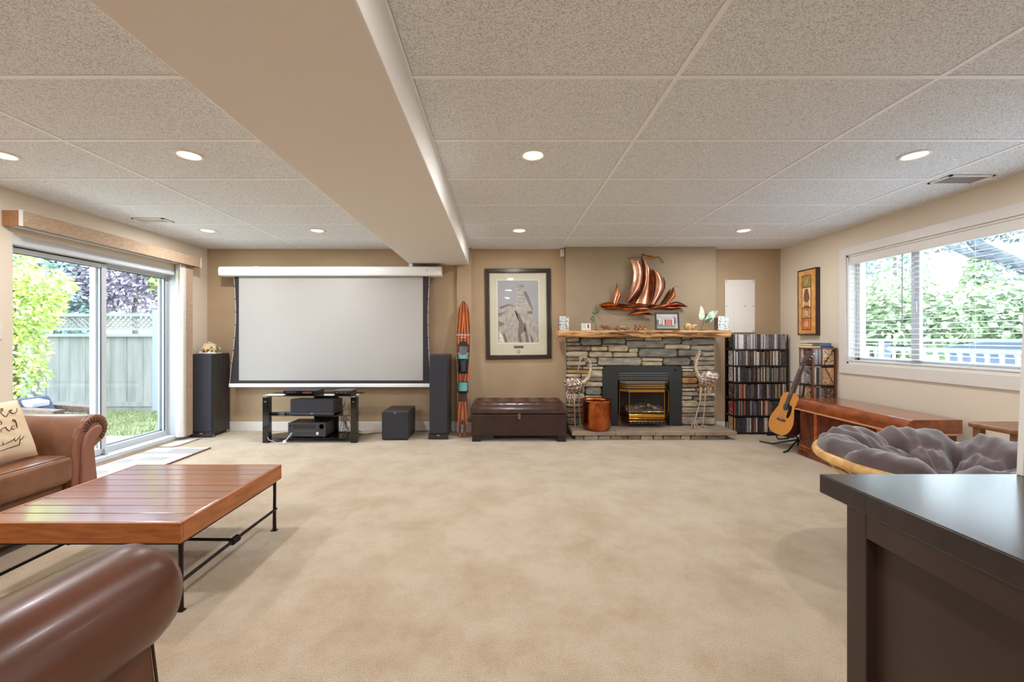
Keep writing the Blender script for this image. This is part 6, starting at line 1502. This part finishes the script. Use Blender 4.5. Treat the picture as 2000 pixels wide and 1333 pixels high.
bpoly = [(.052, 0), (.052, .06), (.018, .22), (.018, .27), (.054, .34), (.060, .40), (.054, .46), (.018, .54), (.018, .60), (.052, .68)]
bpoly = bpoly+[(-x, z) for x, z in bpoly[::-1]]
bal = MB().prism(bpoly, lambda u, v, d: (d, u, v), -.011, .011).build('baluster', m_balu, dr, world=False); yv = 1.62; k = 0
while yv < 10.95:
    o = bal if k == 0 else bal.copy()
    if k: C.objects.link(o)
    o.location = Vector((RX, yv, .42))-BASE[dr.name]; k += 1; yv += .150
cv = thing('covered_hot_tub', 'dark blue grey covered square tub standing on the deck behind the railing', 'hot tub', (7.3, 4.6, .30))
MB().prism([(6.45, 3.4), (8.3, 3.4), (8.3, 5.95), (6.45, 5.95)], XYZ, .30, 1.08).build('shell', M('slate_blue_cabinet', (112, 124, 142), .7), cv, bevel=.03)
MB().add([(6.38, 3.3, 1.08), (8.38, 3.3, 1.08), (8.38, 6.03, 1.08), (6.38, 6.03, 1.08), (6.42, 3.4, 1.24), (8.3, 3.4, 1.24), (8.3, 5.3, 1.24), (6.42, 5.3, 1.24), (6.42, 5.98, 1.13), (8.3, 5.98, 1.13)], [(0, 3, 2, 1), (4, 5, 6, 7), (0, 1, 5, 4), (1, 2, 9, 6, 5), (2, 3, 8, 9), (3, 0, 4, 7, 8), (7, 6, 9, 8)]).build('cover', M('dark_vinyl_cover', (70, 80, 94), .6), cv, bevel=.02)
tree('laurel_bush', 'broad leaved bright green laurel bush behind the deck railing', [((8.7, 9.6, 1.9), (1.1, 1.3, .9), 3600), ((9.6, 8.3, 1.6), (1.0, 1.2, .8), 2600), ((8.9, 10.6, 1.2), (1.2, 1.4, .9), 2200)], .17, f_dk, [(9, 9.4, -.05), (9, 9.4, 1.6)], seed=8, cat='bush')
tree('tall_fir', 'tall blue green fir behind the laurel bush', [((11.2, 14.0, 3.4), (1.9, 2.0, 3.6), 8000)], .2, f_con, [(11.2, 14, -.05), (11.2, 14, 6)], shape='cone', seed=9)
tree('airy_fir', 'loose limbed fir with thin twigs by the window mullion', [((11.6, 12.1, 3.6), (1.1, 1.1, 2.2), 1500)], .16, f_con, [(11.6, 12.1, -.05), (11.6, 12.1, 5.2)], shape='cone', seed=15)
tree('round_tree', 'small conical green tree far behind the deck', [((15.5, 13.3, 2.3), (1.2, 1.2, 2.1), 3800)], .18, f_dk, [(15.5, 13.3, -.05), (15.5, 13.3, 3.6)], shape='cone', seed=10)
tree('flowering_bush', 'pale loose bush behind the covered tub', [((10.2, 7.3, 1.6), (.9, 1.2, .9), 3000), ((10.0, 6.0, 1.5), (.9, 1.2, .8), 2600), ((11.5, 8.8, 1.5), (1.1, 1.2, 1.0), 2200), ((10.8, 7.9, 2.3), (.5, .6, .7), 500)], .13, fol('pale_bush_leaf', (226, 236, 206), (136, 156, 128)), [(10.3, 7, -.05), (10.3, 7, 1.4)], seed=11, cat='bush')
tree('hedge_shrub', 'deep green shrub at the near end of the garden', [((10.4, 4.6, 1.5), (1, 1.3, 1.0), 3000), ((11.5, 3.2, 1.7), (1.2, 1.3, 1.1), 2400)], .14, f_dk, [(10.5, 4.5, -.05), (10.5, 4.5, 1.4)], seed=12, cat='bush')
# old tree with bare leaning limbs
m_limb = M('lichen_grey_bark', (104, 108, 112), .9, rgb2=(76, 80, 86), vs=12, bump=.5, bs=30, bd=.02)
ot_ = thing('leaning_tree', 'leaning bare limbed tree crossing the upper panes of the window', 'tree', (9.0, 3.9, -.05))
g3 = lambda px, py, X: (lambda Y: (X, Y, CH-(py-VY)*Y/F))(X*F/(px-VX))
limb = [(9.0, 3.9, -.05), (8.6, 4.3, 1.2), (8.2, 5.0, 2.0), g3(2010, 527, 7.8), g3(1965, 508, 7.6), g3(1930, 492, 7.5), g3(1908, 478, 7.4), g3(1890, 458, 7.4), g3(1880, 430, 7.3)]
MB().tube(limb, [.16, .14, .12, .105, .10, .095, .085, .08, .06], 10).build('trunk', m_limb, ot_)
MB().tube([g3(1940, 497, 7.5), g3(1915, 500, 7.4), g3(1895, 497, 7.3), g3(1870, 487, 7.2), g3(1843, 476, 7.1)], [.07, .06, .055, .05, .03], 8).build('branch', m_limb, ot_)
MB().tube([g3(1905, 476, 7.4), g3(1935, 455, 7.6), g3(1990, 440, 8.0)], [.05, .04, .02], 8).build('branch', m_limb, ot_)
rnd = random.Random(21); b = MB()
for (px, py, n) in ((1875, 478, 70), (1840, 475, 45), (1970, 455, 110), (1995, 445, 90), (1945, 520, 50), (1960, 535, 60), (1820, 482, 40), (1895, 462, 30)):
    c = g3(px, py, 7.4); leaves(b, n, c, (.2, .22, .14), .07, rnd, mats=3)
b.build('foliage', fol('grey_green_leaf', (124, 140, 136), (88, 102, 102)), ot_, fix=False)
